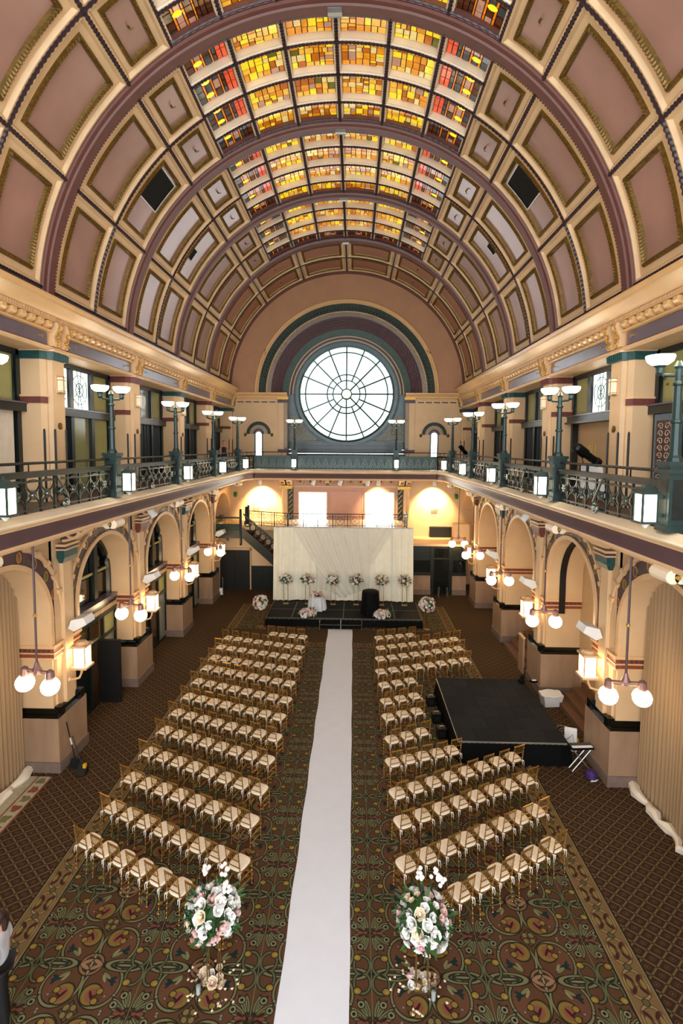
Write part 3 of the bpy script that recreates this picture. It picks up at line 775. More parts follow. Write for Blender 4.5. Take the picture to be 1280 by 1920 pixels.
# ------------------------------------------------------------------ far wall with rose window
wb = MB()
N = 60
vs = []; fs = []
for i in range(N+1):
    t = pi*i/N; vs += [(-5.6*cos(t), D, 11.8+5.6*sin(t)), (-7.7*cos(t), D, 11.8+7.7*sin(t))]
for i in range(N): fs.append((2*i, 2*i+1, 2*i+3, 2*i+2))
wb.add(vs, fs)
wall_back = struct('wall_back', wb.mesh('wall_back', 'wall_tan'))
for s in (-1, 1):
    sw = MB().box(s*3.95, s*8.3, D, D+1.2, 6.6, 11.62).build('end_wall_block', 'wall', wall_back)
    MB().box(s*3.72, s*4.25, D-.10, D+1.2, 7.04, 11.5).build('end_pilaster', 'wall', wall_back)
    # cornice over the side blocks
    cp = MB().sweep([(.0, 11.42), (-.05, 11.44), (-.05, 11.48), (-.12, 11.52), (-.12, 11.60), (-.2, 11.68), (-.26, 11.74), (-.26, 11.82), (.6, 11.84)],
               [(lambda xx: (lambda a, z: (xx, D+a, z)))(xx) for xx in (s*3.68, s*7.1)]).build('end_cornice', 'cornice', wall_back)
    mb = MB()
    for i in range(5): mb.box(s*(4.45+.5*i), s*(4.83+.5*i), D-.012, D+.01, 11.22, 11.29)
    mb.build('dark_dashes', 'plum_deep', wall_back)
    # lattice pilaster strip beside the rose
    MB().box(s*3.66, s*3.90, D-.13, D-.09, 8.3, 11.25).build('lattice_ground', 'plum_deep', wall_back)
    mb = MB(); z = 8.32
    while z < 11.15:
        for (a, b) in ((3.68, 3.88), (3.88, 3.68)): mb.tube([(s*a, D-.14, z), (s*b, D-.14, z+.2)], .018, 4)
        z += .1
    mb.build('lattice_strip', 'lattice_cream', wall_back, kind='stuff')
    for z in (8.1, 11.2): MB().box(s*3.64, s*4.28, D-.16, D, z, z+.2).build('pilaster_block', 'plum_deep', wall_back)
    MB().box(s*3.62, s*4.32, D-.2, D, 11.4, 11.55).build('pilaster_cap', 'gold_leaf', wall_back)
    # small arched window with painted hood
    wx = s*5.5
    hood = MB()
    def fan(mb, r0, r1, y, n=18, z=9.25):
        vs = []; fs = []
        for i in range(n+1):
            t = pi*i/n
            for (r, yy) in ((r0, y), (r1, y), (r1, y+.05), (r0, y+.05)): vs.append((wx-r*cos(t), yy, z+r*sin(t)))
        for i in range(n):
            for k in range(4): fs.append((4*i+k, 4*i+(k+1) % 4, 4*i+4+(k+1) % 4, 4*i+4+k))
        return mb.add(vs, fs)
    hd = fan(MB(), .78, .84, D-.10).build('hood_mould', 'cream_trim', wall_back)
    fan(MB(), .56, .78, D-.05).build('hood_green', 'green_leaf_band', wall_back)
    for i, (a, b) in enumerate(((.52, .56), (.44, .48), (.36, .40))): fan(MB(), a, b, D-.06).build('hood_line', 'lattice_cream', wall_back)
    fan(MB(), .24, .56, D-.03).build('hood_dark', 'plum_deep', wall_back)
    for e in (-.84, .84): MB().sphere((wx+e, D-.08, 9.2), .09, .09, .11, 8, 5).build('hood_knob', 'gold_bead', wall_back)
    ar = [(-.22, 7.4)]+[(-.22*cos(pi*i/10), 9.2+.22*sin(pi*i/10)) for i in range(11)]+[(.22, 7.4)]
    win = struct('window_%d' % (2 if s < 0 else 3), MB().tube([(wx+a, D-.03, b) for a, b in ar], .05, 6).mesh('window_frame', 'blue_frame'), 'small arched slit window, %s of the round window' % nm if False else None)
    MB().prism([(a*.9, b) for a, b in ar], lambda a, b: (wx+a, D-.01, b), lambda a, b: (wx+a, D-.02, b)).build('pane', 'lit_window', win)
    MB().box(wx-.015, wx+.015, D-.05, D-.02, 7.4, 9.4).box(wx-.2, wx+.2, D-.05, D-.02, 8.3, 8.34).build('mullion', 'lead', win)
# stepped portal of the rose window
def half_ring(mb, r0, y0, r1, y1, n=64, zc=11.8, full=False):
    vs = []; fs = []
    T = 2*pi if full else pi
    for i in range(n+1):
        t = T*i/n; vs += [(-r0*cos(t), y0, zc+r0*sin(t)), (-r1*cos(t), y1, zc+r1*sin(t))]
    for i in range(n): fs.append((2*i, 2*i+1, 2*i+3, 2*i+2))
    return mb.add(vs, fs)
def arc_tube(r, y, rad, n=64, zc=11.8, full=False, k=6):
    T = 2*pi if full else pi
    return MB().tube([(-r*cos(T*i/n), y, zc+r*sin(T*i/n)) for i in range(n if full else n+1)], rad, k, closed=full)
arc_tube(5.68, D-.02, .10, k=8).build('portal_moulding', 'cornice', wall_back, smooth=True)
arc_tube(5.55, D-.02, .05).build('portal_moulding', 'cream_trim', wall_back)
half_ring(MB(), 5.60, D, 5.02, D+.05).build('portal_leaf_band', 'green_leaf_band', wall_back)
mb = MB(); rr = random.Random(5)
for i in range(74):
    t = pi*(i+.5)/74
    for (r, w) in ((5.18, .5), (5.42, -.5)):
        c0 = Vector((-r*cos(t), D+.0, 11.8+r*sin(t))); tg = Vector((sin(t), 0, cos(t))); nr = Vector((-cos(t), 0, sin(t)))
        a = c0-tg*.10-nr*.08; b = c0+tg*.10+nr*.08*(1 if w > 0 else -.2); c_ = c0+nr*.06+Vector((0, -.05, 0)); d_ = c0-nr*.07+Vector((0, -.02, 0))
        mb.add([a, d_, b, c_], [(0, 1, 2), (0, 2, 3)])
mb.build('leafwork', 'green_leaf_band', wall_back, kind='stuff')
half_ring(MB(), 5.02, D+.05, 4.72, D+.10).build('portal_lattice_ground', 'plum_deep', wall_back)
mb = MB()
for i in range(120):
    for dlt in (0, 1):
        t0 = pi*i/120; t1 = pi*(i+1)/120
        ra, rb_ = (4.74, 5.0) if dlt else (5.0, 4.74)
        rm = 4.87
        for (u0, u1, q0, q1) in ((ra if dlt else 4.99, rm, t0, t1), (rm, 4.99 if not dlt else ra, t0, t1)):
            ya = D+.03; mb.tube([(-u0*cos(q0), ya, 11.8+u0*sin(q0)), (-u1*cos(q1), ya, 11.8+u1*sin(q1))], .016, 3, caps=False)
mb.build('portal_lattice', 'lattice_cream', wall_back, kind='stuff')
arc_tube(5.02, D+.02, .03).build('portal_bead', 'cream_trim', wall_back)
half_ring(MB(), 4.72, D+.10, 4.05, D+.42).build('portal_wave_ground', 'plum_deep', wall_back)
for (r, am) in ((4.58, .05), (4.42, .05), (4.26, .05)):
    P = []
    for i in range(241):
        t = pi*i/240; rr_ = r+am*sin(i*2*pi/8); yy = D+.10+(4.72-rr_)/.67*.32-.015
        P.append((-rr_*cos(t), yy, 11.8+rr_*sin(t)))
    MB().tube(P, .022, 4).build('portal_wave', 'plum', wall_back)
half_ring(MB(), 4.05, D+.42, 3.62, D+.56).build('portal_teal_band', 'teal_band', wall_back)
half_ring(MB(), 3.62, D+.56, 3.36, D+.66).build('portal_inner_band', 'plum', wall_back)
arc_tube(3.62, D+.54, .035).build('portal_moulding', 'lattice_cream', wall_back)
arc_tube(3.42, D+.60, .045).build('portal_moulding', 'lattice_cream', wall_back)
# blue backing panel with round hole, spandrels and timber base
mb = MB(); vs = []; fs = []; n = 64; RY = D+.70
for i in range(n+1):
    t = 2*pi*i/n; cx, sz = cos(t), sin(t)
    k_ = min(4.05/max(1e-6, abs(cx)), (4.0 if sz > 0 else 3.55)/max(1e-6, abs(sz)))
    vs += [(3.0*cx, RY, ZC-.02+3.0*sz), (k_*cx, RY, ZC-.02+k_*sz)]
for i in range(n): fs.append((2*i, 2*i+1, 2*i+3, 2*i+2))
mb.add(vs, fs).build('rose_surround', 'blue_frame', wall_back)
half_ring(MB(), 3.36, D+.66, 3.02, RY+.1, full=True, zc=ZC-.02).build('rose_splay', 'blue_frame', wall_back, smooth=True)
arc_tube(3.34, RY-.02, .06, full=True, zc=ZC-.02).build('rose_moulding', 'blue_frame', wall_back, smooth=True)
for s in (-1, 1):
    P = [(s*3.62, 8.86)]+[(s*3.62, 10.4)]+[(s*3.48*cos(radians(a)), ZC+3.48*sin(radians(a))) for a in range(-24, -62, -4)]+[(s*1.70, 8.86)]
    MB().prism(P, lambda a, b: (a, RY-.03, b), lambda a, b: (a, RY-.005, b)).build('relief_spandrel', 'spandrel', wall_back)
    MB().tube([(s*(3.0+.22*cos(t)*(1-t/14)), RY-.04, 9.45+.3*sin(t)*(1-t/14)) for t in [i*.5 for i in range(22)]], .03, 5).build('relief_scroll', 'spandrel', wall_back)
mb = MB()
for i, (z0, z1, yy) in enumerate(((8.55, 8.80, RY-.05), (8.30, 8.55, RY-.15), (8.05, 8.30, RY-.10), (7.04, 8.05, RY-.2))): mb.box(-3.75, 3.75, yy, RY+.05, z0, z1-.02)
mb.build('timber_base', 'blue_wood', wall_back)
# rose window
window_1 = struct('window_1')
window_1['label'] = 'great round white rose window with radiating green bars'
R = 3.0; ZR = ZC-.02; WY = RY+.06
def pol(r, t, y): return (r*R*cos(t), y, ZR+r*R*sin(t))
def pane_sec(r0, r1, t0, t1, m, name='pane', n=4):
    mb = MB(); vs = [pol(r0, t0+(t1-t0)*i/n, WY) for i in range(n+1)]+[pol(r1, t0+(t1-t0)*i/n, WY) for i in range(n+1)]
    fs = [(i, i+1, n+2+i, n+1+i) for i in range(n)]
    return mb.add(vs, fs).build(name, m, window_1)
for i in range(16):
    t0, t1 = 2*pi*i/16, 2*pi*(i+1)/16
    pane_sec(.875, 1.0, t0, t1, 'rose_glass'); pane_sec(.41, .875, t0, t1, 'rose_glass'); pane_sec(.287, .41, t0, t1, 'rose_glass', n=3)
    for j in range(3):
        tt = t0+(t1-t0)*(.25+.25*j)
        if (i+j) % 5 == 3: continue
        c0 = pol(.937, tt, WY-.012); 
        MB().add([(c0[0]+.05*cos(a*pi/3), c0[1], c0[2]+.05*sin(a*pi/3)) for a in range(6)], [tuple(range(6))]).build('tinted_jewel', 'rose_glass_tint', window_1)
for i in range(8): pane_sec(.10, .287, 2*pi*i/8, 2*pi*(i+1)/8, 'rose_glass')
MB().add([pol(.10, 2*pi*i/16, WY) for i in range(16)], [tuple(range(16))]).build('hub_pane', 'rose_hub', window_1)
for r, w in ((1.0, .07), (.875, .052), (.41, .05), (.287, .048), (.105, .06)):
    MB().tube([pol(r, 2*pi*i/64, WY-.06) for i in range(64)], w, 5, closed=True).build('ring_bar', 'lead', window_1)
for i in range(16):
    t = 2*pi*i/16; MB().tube([pol(.105 if i % 2 == 0 else .287, t, WY-.06), pol(1.0, t, WY-.06)], .055, 5).build('spoke_bar', 'lead', window_1)

# lower far end: back wall, lit windows, landing, stair, side rooms
YB = 30.2
lw = struct('wall_far_lower', MB().box(-8.4, 8.4, YB, YB+.2, 0, 6.7).mesh('wall_far_lower', 'wall'))
MB().box(-3.6, 3.6, YB-.04, YB, 4.0, 6.05).build('blush_panel', 'blush_wall', lw)
MB().box(-3.6, 3.6, YB-.09, YB, 6.0, 6.06).build('panel_moulding', 'cream_trim', lw)
for x0 in (-1.05, ): MB().box(-.95, 1.0, YB-.07, YB-.04, 4.2, 5.75).build('blush_inset', 'salmon_deep' if False else 'blush_wall', lw)
for x in (-1.0, 1.05): MB().box(x-.03, x+.03, YB-.09, YB-.04, 4.1, 5.85).build('panel_stile', 'blush_wall', lw)
for i, (x0, x1) in enumerate(((-2.85, -1.18), (1.25, 2.95))):
    wn = struct('window_%d' % (4+i), MB().box(x0-.08, x1+.08, YB-.10, YB-.03, 3.95, 5.72).mesh('window_frame', 'cream_trim'))
    MB().box(x0, x1, YB-.11, YB-.10, 4.0, 5.64).build('pane', 'lit_window', wn)
    for (a, b) in ((.06, .06), (.06, .5), (.94, .06), (.94, .5)):
        MB().box(x0+(x1-x0)*a-.04, x0+(x1-x0)*a+.04, YB-.125, YB-.11, 5.5-b*1.2, 5.58-b*1.2).build('pink_jewel', 'rose_blush', wn)
for i in range(12):
    x = -3.4+.62*i; MB().box(x-.22, x+.22, YB-.14, YB, 6.16, 6.52).build('frieze_block', 'blush_wall', lw)
    MB().lathe([(.07, 0), (.07, .02), (0, .03)], 8).build('frieze_rosette', 'gold_bead', lw, loc=(x, YB-.14, 6.34), rot=(pi/2, 0, 0))
for s in (-1, 1):
    px = s*3.6
    MB().lathe([(.22, 0), (.2, .1), (.19, 1.9), (.24, 2.0)], 14, (px+s*.12, YB-.25, 4.0)).build('round_pillar', 'wall', lw)
    MB().box(px-.13-s*.25, px+.13-s*.25, YB-.32, YB-.05, 4.0, 5.95).build('patterned_pillar', 'green_leaf_band', lw)
    mb = MB()
    for i in range(6): mb.tube([(px-.11-s*.25, YB-.335, 4.1+.3*i), (px+.11-s*.25, YB-.335, 4.35+.3*i)], .022, 4)
    mb.build('pillar_spiral', 'gold_leaf', lw)
    MB().box(px-.42, px+.36, YB-.5, YB, 5.9, 6.1).build('pillar_capital', 'gold_leaf', lw)
    for dx in (-.2, .2):
        pr = [(0, 6.58), (-1.1, 6.58), (-1.05, 6.45), (-.5, 6.15), (0, 6.05)]
        b = MB().prism(pr, lambda a, z: (px+dx-.14, YB+a, z), lambda a, z: (px+dx+.14, YB+a, z)).build('ceiling_bracket', 'wall', lw)
        MB().box(px+dx-.08, px+dx+.08, YB-.9, YB-.55, 6.25, 6.3).build('bracket_face', 'plum_deep', b)
for x in (-1.1, 1.15):
    b = MB().prism([(0, 6.58), (-.7, 6.58), (-.6, 6.3), (0, 6.1)], lambda a, z: (x-.12, YB+a, z), lambda a, z: (x+.12, YB+a, z)).build('ceiling_bracket', 'wall', lw)
    MB().box(x-.09, x+.09, YB-.5, YB-.28, 6.12, 6.3).build('bracket_face', 'plum', b)
# mezzanine landing behind the drape
ld = struct('landing', MB().box(-3.05, 3.45, 26.4, YB, 3.75, 3.98).box(-3.05, -2.9, 26.4, 26.6, 0, 3.75).box(3.3, 3.45, 26.4, 26.6, 0, 3.75).mesh('landing', 'dark_wood'))
MB().box(-3.05, 3.45, 26.4, YB, 3.98, 3.99).build('landing_top', 'cream_trim', ld)
MB().box(-7.3, -2.9, 27.4, YB, 3.75, 3.98).build('landing_wing', 'wall', ld)
# left: wall under the landing, black door, dark wainscot
lwl = struct('wall_under_stair', MB().box(-8.3, -2.95, 28.5, 28.6, 0, 3.75).mesh('wall_under_stair', 'wall'))
MB().box(-5.55, -2.95, 28.47, 28.5, 0, 1.42).build('wainscot', 'dark_wood', lwl)
mb = MB()
for i in range(6): mb.box(-5.5+.43*i, -5.12+.43*i, 28.45, 28.47, .25, 1.25)
mb.build('wainscot_panel', 'dark_wood', lwl)
d1 = struct('door_1', MB().box(-7.35, -5.58, 28.44, 28.5, 0, 2.36).mesh('door_1', 'black'))
MB().box(-7.42, -7.35, 28.42, 28.5, 0, 2.45).box(-5.58, -5.5, 28.42, 28.5, 0, 2.45).box(-7.42, -5.5, 28.42, 28.5, 2.36, 2.5).build('door_casing', 'wall_dim', d1)
MB().box(-6.475, -6.455, 28.43, 28.44, 0, 2.36).build('door_joint', 'black_metal', d1)
# right: dark bar front with granite wainscot and ledge above
br = struct('bar_front', MB().box(3.95, 7.0, 28.0, 28.3, 0, 2.85).mesh('bar_front', 'dark_wood'))
MB().box(3.9, 7.0, 27.8, 30.2, 2.85, 2.97).build('bar_ledge', 'wall', br)
for (x0, x1) in ((3.98, 4.98), (6.2, 7.0)):
    MB().box(x0, x1, 27.93, 28.0, .3, 1.14).build('granite_panel', 'granite', br)
    MB().box(x0, x1, 27.88, 28.0, 0, .3).build('granite_plinth', 'granite_grey', br)
    MB().box(x0, x1, 27.86, 28.0, 1.14, 1.24).build('counter', 'dark_wood', br)
    MB().box(x0+.06, x1-.06, 27.97, 28.0, 1.3, 2.0).build('dark_pane', 'pane_dark', br)
    mb = MB()
    for i in range(7): mb.box(x0+.06, x1-.06, 27.95, 28.0, 2.08+.09*i, 2.14+.09*i)
    mb.build('louvre', 'dark_wood', br)
for x in (5.05, 6.1): MB().box(x-.09, x+.09, 27.9, 28.0, 0, 2.85).build('bar_pilaster', 'dark_wood', br)
MB().box(5.18, 5.98, 27.96, 28.0, .0, 2.7).build('bar_door', 'pane_dark', br)
MB().box(5.14, 6.02, 27.92, 28.0, 2.06, 2.14).build('bar_door_rail', 'dark_wood', br)
MB().box(5.2, 6.6, 29.9, 30.2, 2.97, 3.6).build('pass_through', 'black', br)
MB().box(6.4, 7.3, 28.6, 29.3, 2.97, 4.0).build('parapet', 'wall', br)
# stair: stringer, treads, newels, ring balusters
st = struct('staircase')
y0s, y1s = 27.25, 28.3
n = 14
for i in range(n):
    x = -5.55+.30*i; z = 3.75-.27*(i+1)
    MB().box(x, x+.32, y0s, y1s, z-.05, z).build('tread', 'stair_carpet', st)
    MB().box(x, x+.02, y0s, y1s, z, z+.27).build('riser', 'dark_wood', st)
P = [(-5.75, 3.95), (-5.75, 3.35), (-1.6, -.35), (-1.6, .25)]
MB().prism(P, lambda a, z: (a, y0s-.1, z), lambda a, z: (a, y0s, z)).build('stringer', 'dark_wood', st)
MB().hexa([(-5.65,y0s-.12,4.62),(-1.6,y0s-.12,.97),(-1.6,y0s+.02,.97),(-5.65,y0s+.02,4.62),(-5.65,y0s-.12,4.74),(-1.6,y0s-.12,1.09),(-1.6,y0s+.02,1.09),(-5.65,y0s+.02,4.74)]).build('handrail', 'dark_wood', st)
for i in range(13):
    cx = -5.42+.29*i; cz = 4.16-.262*i
    MB().tube([(cx+.17*cos(2*pi*t/14), y0s-.05, cz+.19*sin(2*pi*t/14)) for t in range(14)], .035, 5, closed=True).build('ring_baluster', 'dark_wood', st)
for (xx, z0, z1) in ((-5.82, 3.0, 4.95), (-5.5, 4.2, 5.1), (-5.38, 4.2, 5.18)):
    MB().lathe([(.05, z0-.1), (.08, z0-.04), (.05, z0), (.075, z0+.02), (.075, z1-.12), (.05, z1-.1), (.08, z1-.05), (.04, z1)], 8, (xx, y0s-.05, 0)).build('newel_post', 'dark_wood', st)
MB().box(-7.25, -5.8, y0s-.1, y0s, 3.3, 3.75).build('landing_fascia', 'dark_wood', st)
MB().box(-7.25, -5.8, y0s-.12, y0s+.02, 4.42, 4.5).build('landing_handrail', 'dark_wood', st)
MB().box(-7.25, -5.8, y0s-.08, y0s-.02, 3.75, 4.1).build('landing_panel', 'green_leaf_band', st)
for i in range(4):
    cx = -7.05+.36*i
    MB().tube([(cx+.12*cos(2*pi*t/12), y0s-.05, 4.26+.13*sin(2*pi*t/12)) for t in range(12)], .02, 4, closed=True).build('ring_baluster', 'gold_leaf', st)

# ------------------------------------------------------------------ upper storey shop-fronts (both sides)
wnum = [5]
def bars(name, mats, parent, boxes):
    for b in boxes: MB().box(*b).build(name, mats, parent)
def upper_window(s, k, style):
    y0, y1 = PY[k]+.45, PY[k+1]-.45
    wnum[0] += 1
    xf = 7.82
    w = struct('window_%d' % wnum[0], MB().box(s*xf, s*8.0, y0, y0+.14, 7.04, 10.86).box(s*xf, s*8.0, y1-.14, y1, 7.04, 10.86).box(s*xf, s*8.0, y0, y1, 10.72, 10.86).mesh('window_frame', 'black_frame'))
    n = 3; pw = (y1-y0-.28)/n; zt = 9.42
    for i in range(1, n): MB().box(s*(xf-.05), s*8.0, y0+.14+pw*i-.08, y0+.14+pw*i+.08, 7.04 if style != 'open' else zt, 10.72).build('mullion', 'black_frame', w)
    MB().box(s*(xf-.14), s*8.0, y0, y1, zt-.10, zt+.10).build('transom', 'black_frame', w)
    MB().box(s*(xf-.18), s*8.0, y0, y1, zt+.10, zt+.14).build('transom_sill', 'panel_silver' if style != 'dark' else 'black_frame', w)
    for i in range(n):
        a, b = y0+.14+pw*i+.08, y0+.14+pw*(i+1)-.08
        m_up = {'lit': ['lit_window_side', 'lit_window_side', 'pane_olive'], 'dark': ['pane_grey', 'pane_grey', 'pane_olive'], 'near': ['pane_olive']*3, 'open': ['lit_window_side', 'lit_window_side', 'pane_olive']}[style][i if s < 0 else i]
        MB().box(s*(xf+.06), s*(xf+.07), a, b, zt+.14, 10.72).build('pane', m_up, w)
        MB().tube([(s*(xf+.03), a, zt+.14), (s*(xf+.03), a, 10.72), (s*(xf+.03), b, 10.72), (s*(xf+.03), b, zt+.14)], .03, 4, closed=True).build('pane_bead', 'black_frame', w)
        if m_up == 'lit_window_side':
            yc = (a+b)/2; zc = (zt+10.9)/2
            for rr in (.42, .2):
                MB().tube([(s*(xf+.05), yc+min(rr, (b-a)/2-.02)*cos(2*pi*t/16), zc+rr*1.05*sin(2*pi*t/16)) for t in range(16)], .014, 4, closed=True).build('lead_ring', 'lead', w)
            for t in range(4):
                an = pi*t/4+.4; MB().tube([(s*(xf+.05), yc-.3*cos(an), zc-.6*sin(an)), (s*(xf+.05), yc+.3*cos(an), zc+.6*sin(an))], .012, 4).build('lead_bar', 'lead', w)
            for t in range(4):
                MB().add([(s*(xf+.045), yc+.3*cos(t*pi/2+.7)+.07*cos(q*pi/3), zc+.42*sin(t*pi/2+.7)+.07*sin(q*pi/3)) for q in range(6)], [tuple(range(6))]).build('tinted_jewel', 'rose_glass_tint', w)
        if style != 'open':
            m_lo = {'lit': ['pane_dark', 'pane_olive', 'pane_olive'], 'dark': ['pane_dark']*3, 'near': ['pane_grey', 'pane_dark', 'curtain_lining']}[style][i]
            MB().box(s*(xf+.06), s*(xf+.07), a, b, 7.04, zt-.1).build('pane', m_lo, w)
            for q in (.22, .5, .78): 
                if style == 'dark': MB().box(s*(xf+.01), s*(xf+.06), a+(b-a)*q-.02, a+(b-a)*q+.02, 7.04, zt-.1).build('stile', 'black_frame', w)
    if style == 'open':
        MB().box(s*8.02, s*8.2, y0, y1, 7.04, zt).build('alcove_wall', 'wall_dim', w)
        MB().box(s*7.6, s*8.0, y0, y1, zt-.14, zt-.08).build('shelf', 'black_frame', w)
    return w
for s, styles in ((-1, ['near', 'lit', 'dark', 'dark', 'dark']), (1, ['near', 'open', 'dark', 'dark', 'dark'])):
    for k in range(5): upper_window(s, k, styles[k])

# ------------------------------------------------------------------ lower arches: left glazed fronts, right blind
def arch_panel(mb, s, yc, x, m0=3.32, a=A_IN):
    P = arch_pts(a, 20, m0); n = len(P)
    mb.add([(s*x, yc+p_[0], p_[1]) for p_ in P], [tuple(range(n))]); return mb
for k in range(1, 4):
    yc = (PY[k]+PY[k+1])/2; s = -1
    wnum[0] += 1
    w = struct('window_%d' % wnum[0], MB().tube([(s*7.95, yc+p_[0], p_[1]) for p_ in arch_pts(A_IN-.1, 20, 3.4)], .11, 6).mesh('window_frame', 'black_frame'))
    arch_panel(MB(), s, yc, 8.02).build('pane', 'pane_dark', w)
    for dy in (-.62, .62): MB().box(s*7.84, s*8.0, yc+dy-.10, yc+dy+.10, 3.4, ZS+sqrt((A_IN-.05)**2-dy*dy)).build('mullion', 'black_frame', w)
    for dy in (-1.1, 0, 1.1): 
        MB().box(s*7.9, s*8.0, yc+dy-.52, yc+dy+.52, 4.28, 4.36).build('glazing_bar', 'pane_olive', w)
        MB().box(s*7.98, s*8.01, yc+dy-.42, yc+dy+.42, 3.5, 4.2).build('pane', 'pane_warm', w)
    MB().box(s*7.66, s*8.0, yc-A_IN-.05, yc+A_IN+.05, 3.26, 3.40).build('sill', 'panel_silver', w)
    MB().box(s*7.72, s*8.0, yc-A_IN-.05, yc+A_IN+.05, 2.86, 3.26).build('sill_fascia', 'black_frame', w)
    mb = MB()
    for i in range(28): mb.box(s*7.69, s*7.73, yc-A_IN+.12*i, yc-A_IN+.12*i+.06, 2.98, 3.12)
    mb.build('sill_dentils', 'wall_dim', w)
    wnum[0] += 1
    f = struct('window_%d' % wnum[0], MB().box(s*7.75, s*7.85, yc-A_IN, yc+A_IN, 0, .08).box(s*7.75, s*7.85, yc-A_IN, yc+A_IN, 2.78, 2.86).box(s*7.75, s*7.85, yc-A_IN, yc+A_IN, 2.06, 2.16).mesh('shopfront_frame', 'black_frame'))
    for i in range(5):
        yy = yc-A_IN+2*A_IN*i/4; MB().box(s*7.74, s*7.86, yy-.04, yy+.04, 0, 2.86).build('upright', 'black_frame', f)
    for i in range(4):
        a = yc-A_IN+2*A_IN*i/4+.04; b = a+2*A_IN/4-.08
        MB().box(s*7.80, s*7.81, a, b, 2.16, 2.78).build('pane', 'pane_olive' if i == 3 else 'pane_warm', f)
        MB().box(s*7.80, s*7.81, a, b, .08, 2.06).build('pane', 'pane_grey' if i == 3 else ('pane_dark' if i == 1 else 'pane_warm'), f)
    if k == 1:
        MB().box(s*7.1, s*7.78, yc+.55, yc+.68, 0, 2.1).build('open_leaf', 'black', f)
# black lining band of the right alcove, steps and rail
yc = (PY[1]+PY[2])/2
MB().sweep([(7.55, 0), (7.75, 0), (7.75, .03), (7.55, .03)], [(lambda p_: (lambda a, b: (a, yc+p_[0]*(1-b/1.6), p_[1]-b)))(p_) for p_ in arch_pts(A_IN-.02, 20, 2.9)[11:]], closed_prof=True).build('black_lining', 'black', walls[1])
stp = struct('alcove_steps')
for i in range(4): MB().box(7.35+.28*i, 8.3, yc-.95, yc+1.2, .17*i, .17*(i+1)).build('step', 'stair_carpet', stp)
MB().tube([(7.5, yc-.8, 1.0), (8.2, yc-.8, 1.55)], .03, 6).build('handrail', 'black_metal', stp)
MB().box(7.45, 7.5, yc-.83, yc-.77, .1, 1.0).build('handrail_post', 'black_metal', stp)
yc3 = (PY[2]+PY[3])/2
sp2 = struct('ramp_steps')
for i in range(4): MB().box(7.0+.28*i, 8.3, yc3-1.2, yc3+1.2, .17*i, .17*(i+1)).build('step', 'stair_carpet', sp2)
MB().box(6.93, 6.99, PY[2]+.9, yc3-.9, 0, 1.35).build('low_screen', 'granite', sp2)
MB().box(6.91, 7.01, PY[2]+.88, yc3-.88, 1.35, 1.40).build('screen_cap', 'cream_trim', sp2)

# ================================================================== THINGS ON THE BALCONY
# ------------------------------------------------------------------ railing bays
BAR = MB().box(-.022, .022, -.022, .022, 0, .70).lathe([(.035, .30), (.045, .34), (.045, .40), (.035, .44)], 6).mesh('baluster', 'rail_iron')
HX, HZ = .185, .30
FIG = MB().tube([(0, HX*sin(2*t), .35+HZ*cos(t)) for t in [2*pi*i/28 for i in range(28)]], .017, 4, closed=True).mesh('figure_eight', 'rail_iron')
bs = MB().sphere((0, 0, .35), .04, .05, .05, 8, 5)
for i in range(6):
    a = pi*i/3; bs.sphere((-.01, .075*cos(a), .35+.075*sin(a)), .022, .038, .038, 6, 4)
BOSS = bs.mesh('rosette', 'pewter')
sc_pts = [(-.06, .20*0+.22-.42*i/10, .72-.55*i/10) for i in range(0)]
def spiral(cy, cz, r, turns, n, sg=1): return [(-.06, cy+sg*r*(1-i/n*.85)*sin(2*pi*turns*i/n), cz-r*(1-i/n*.85)*cos(2*pi*turns*i/n)) for i in range(n+1)]
SCROLL = MB().tube([(-.06, -.20, .72), (-.07, -.12, .62), (-.06, .06, .40), (-.06, .20, .20)]+[(-.06, .10+.11*cos(a)*(1-a/14), .10+.13*sin(-a)*(1-a/14)) for a in [i*.55 for i in range(20)]], .026, 6)
SCROLL.tube([(-.06, -.02+.07*cos(a)*(1-a/9), .36+.07*sin(a)*(1-a/9)) for a in [i*.6 for i in range(12)]], .018, 5)
SCROLL = SCROLL.mesh('scrollwork', 'pewter')
PLANK = {}
def railing(name, label, p0, p1, n, scroll=True, simple=False, group='balcony railing bays'):
    p0, p1 = Vector(p0), Vector(p1); d = p1-p0; ln = d.length; rz = atan2(d.y, d.x)-pi/2     # local +Y along the run
    t = thing(name, label, 'railing', (p0.x, p0.y, 7.15), rz, group)
    MB().box(-.06, .06, 0, ln, .70, .81).box(-.09, .09, 0, ln, .78, .82).build('top_rail', 'rail_iron', t)
    MB().tube([(0, 0, .98), (0, ln, .98)], .028, 6).build('pipe_rail', 'black_metal', t)
    for zz in (.06, .60): MB().box(-.02, .02, 0, ln, zz, zz+.03).build('cross_rail', 'rail_iron', t)
    for i in range(max(2, int(ln/1.6))):
        y = ln*(i+.5)/max(2, int(ln/1.6)); MB().tube([(0, y, .80), (0, y, .98)], .014, 5).build('pipe_stay', 'black_metal', t)
    for i in range(n+1): link('baluster', BAR, t, loc=(0, ln*i/n, 0))
    for i in range(n):
        y = ln*(i+.5)/n
        f = link('figure_eight', FIG, t, loc=(0, y, 0), scale=(1, min(1.15, ln/n/.42), 1))
        link('rosette', BOSS, f)
    if scroll: link('scrollwork', SCROLL, t, loc=(-.02 if p0.x > 0 else .10, ln/2, .0))
    MB().box(.10, .14, 0, ln, 0, .30).build('toe_board', 'gold_bead' if False else 'stair_carpet', t) if False else None
    return t
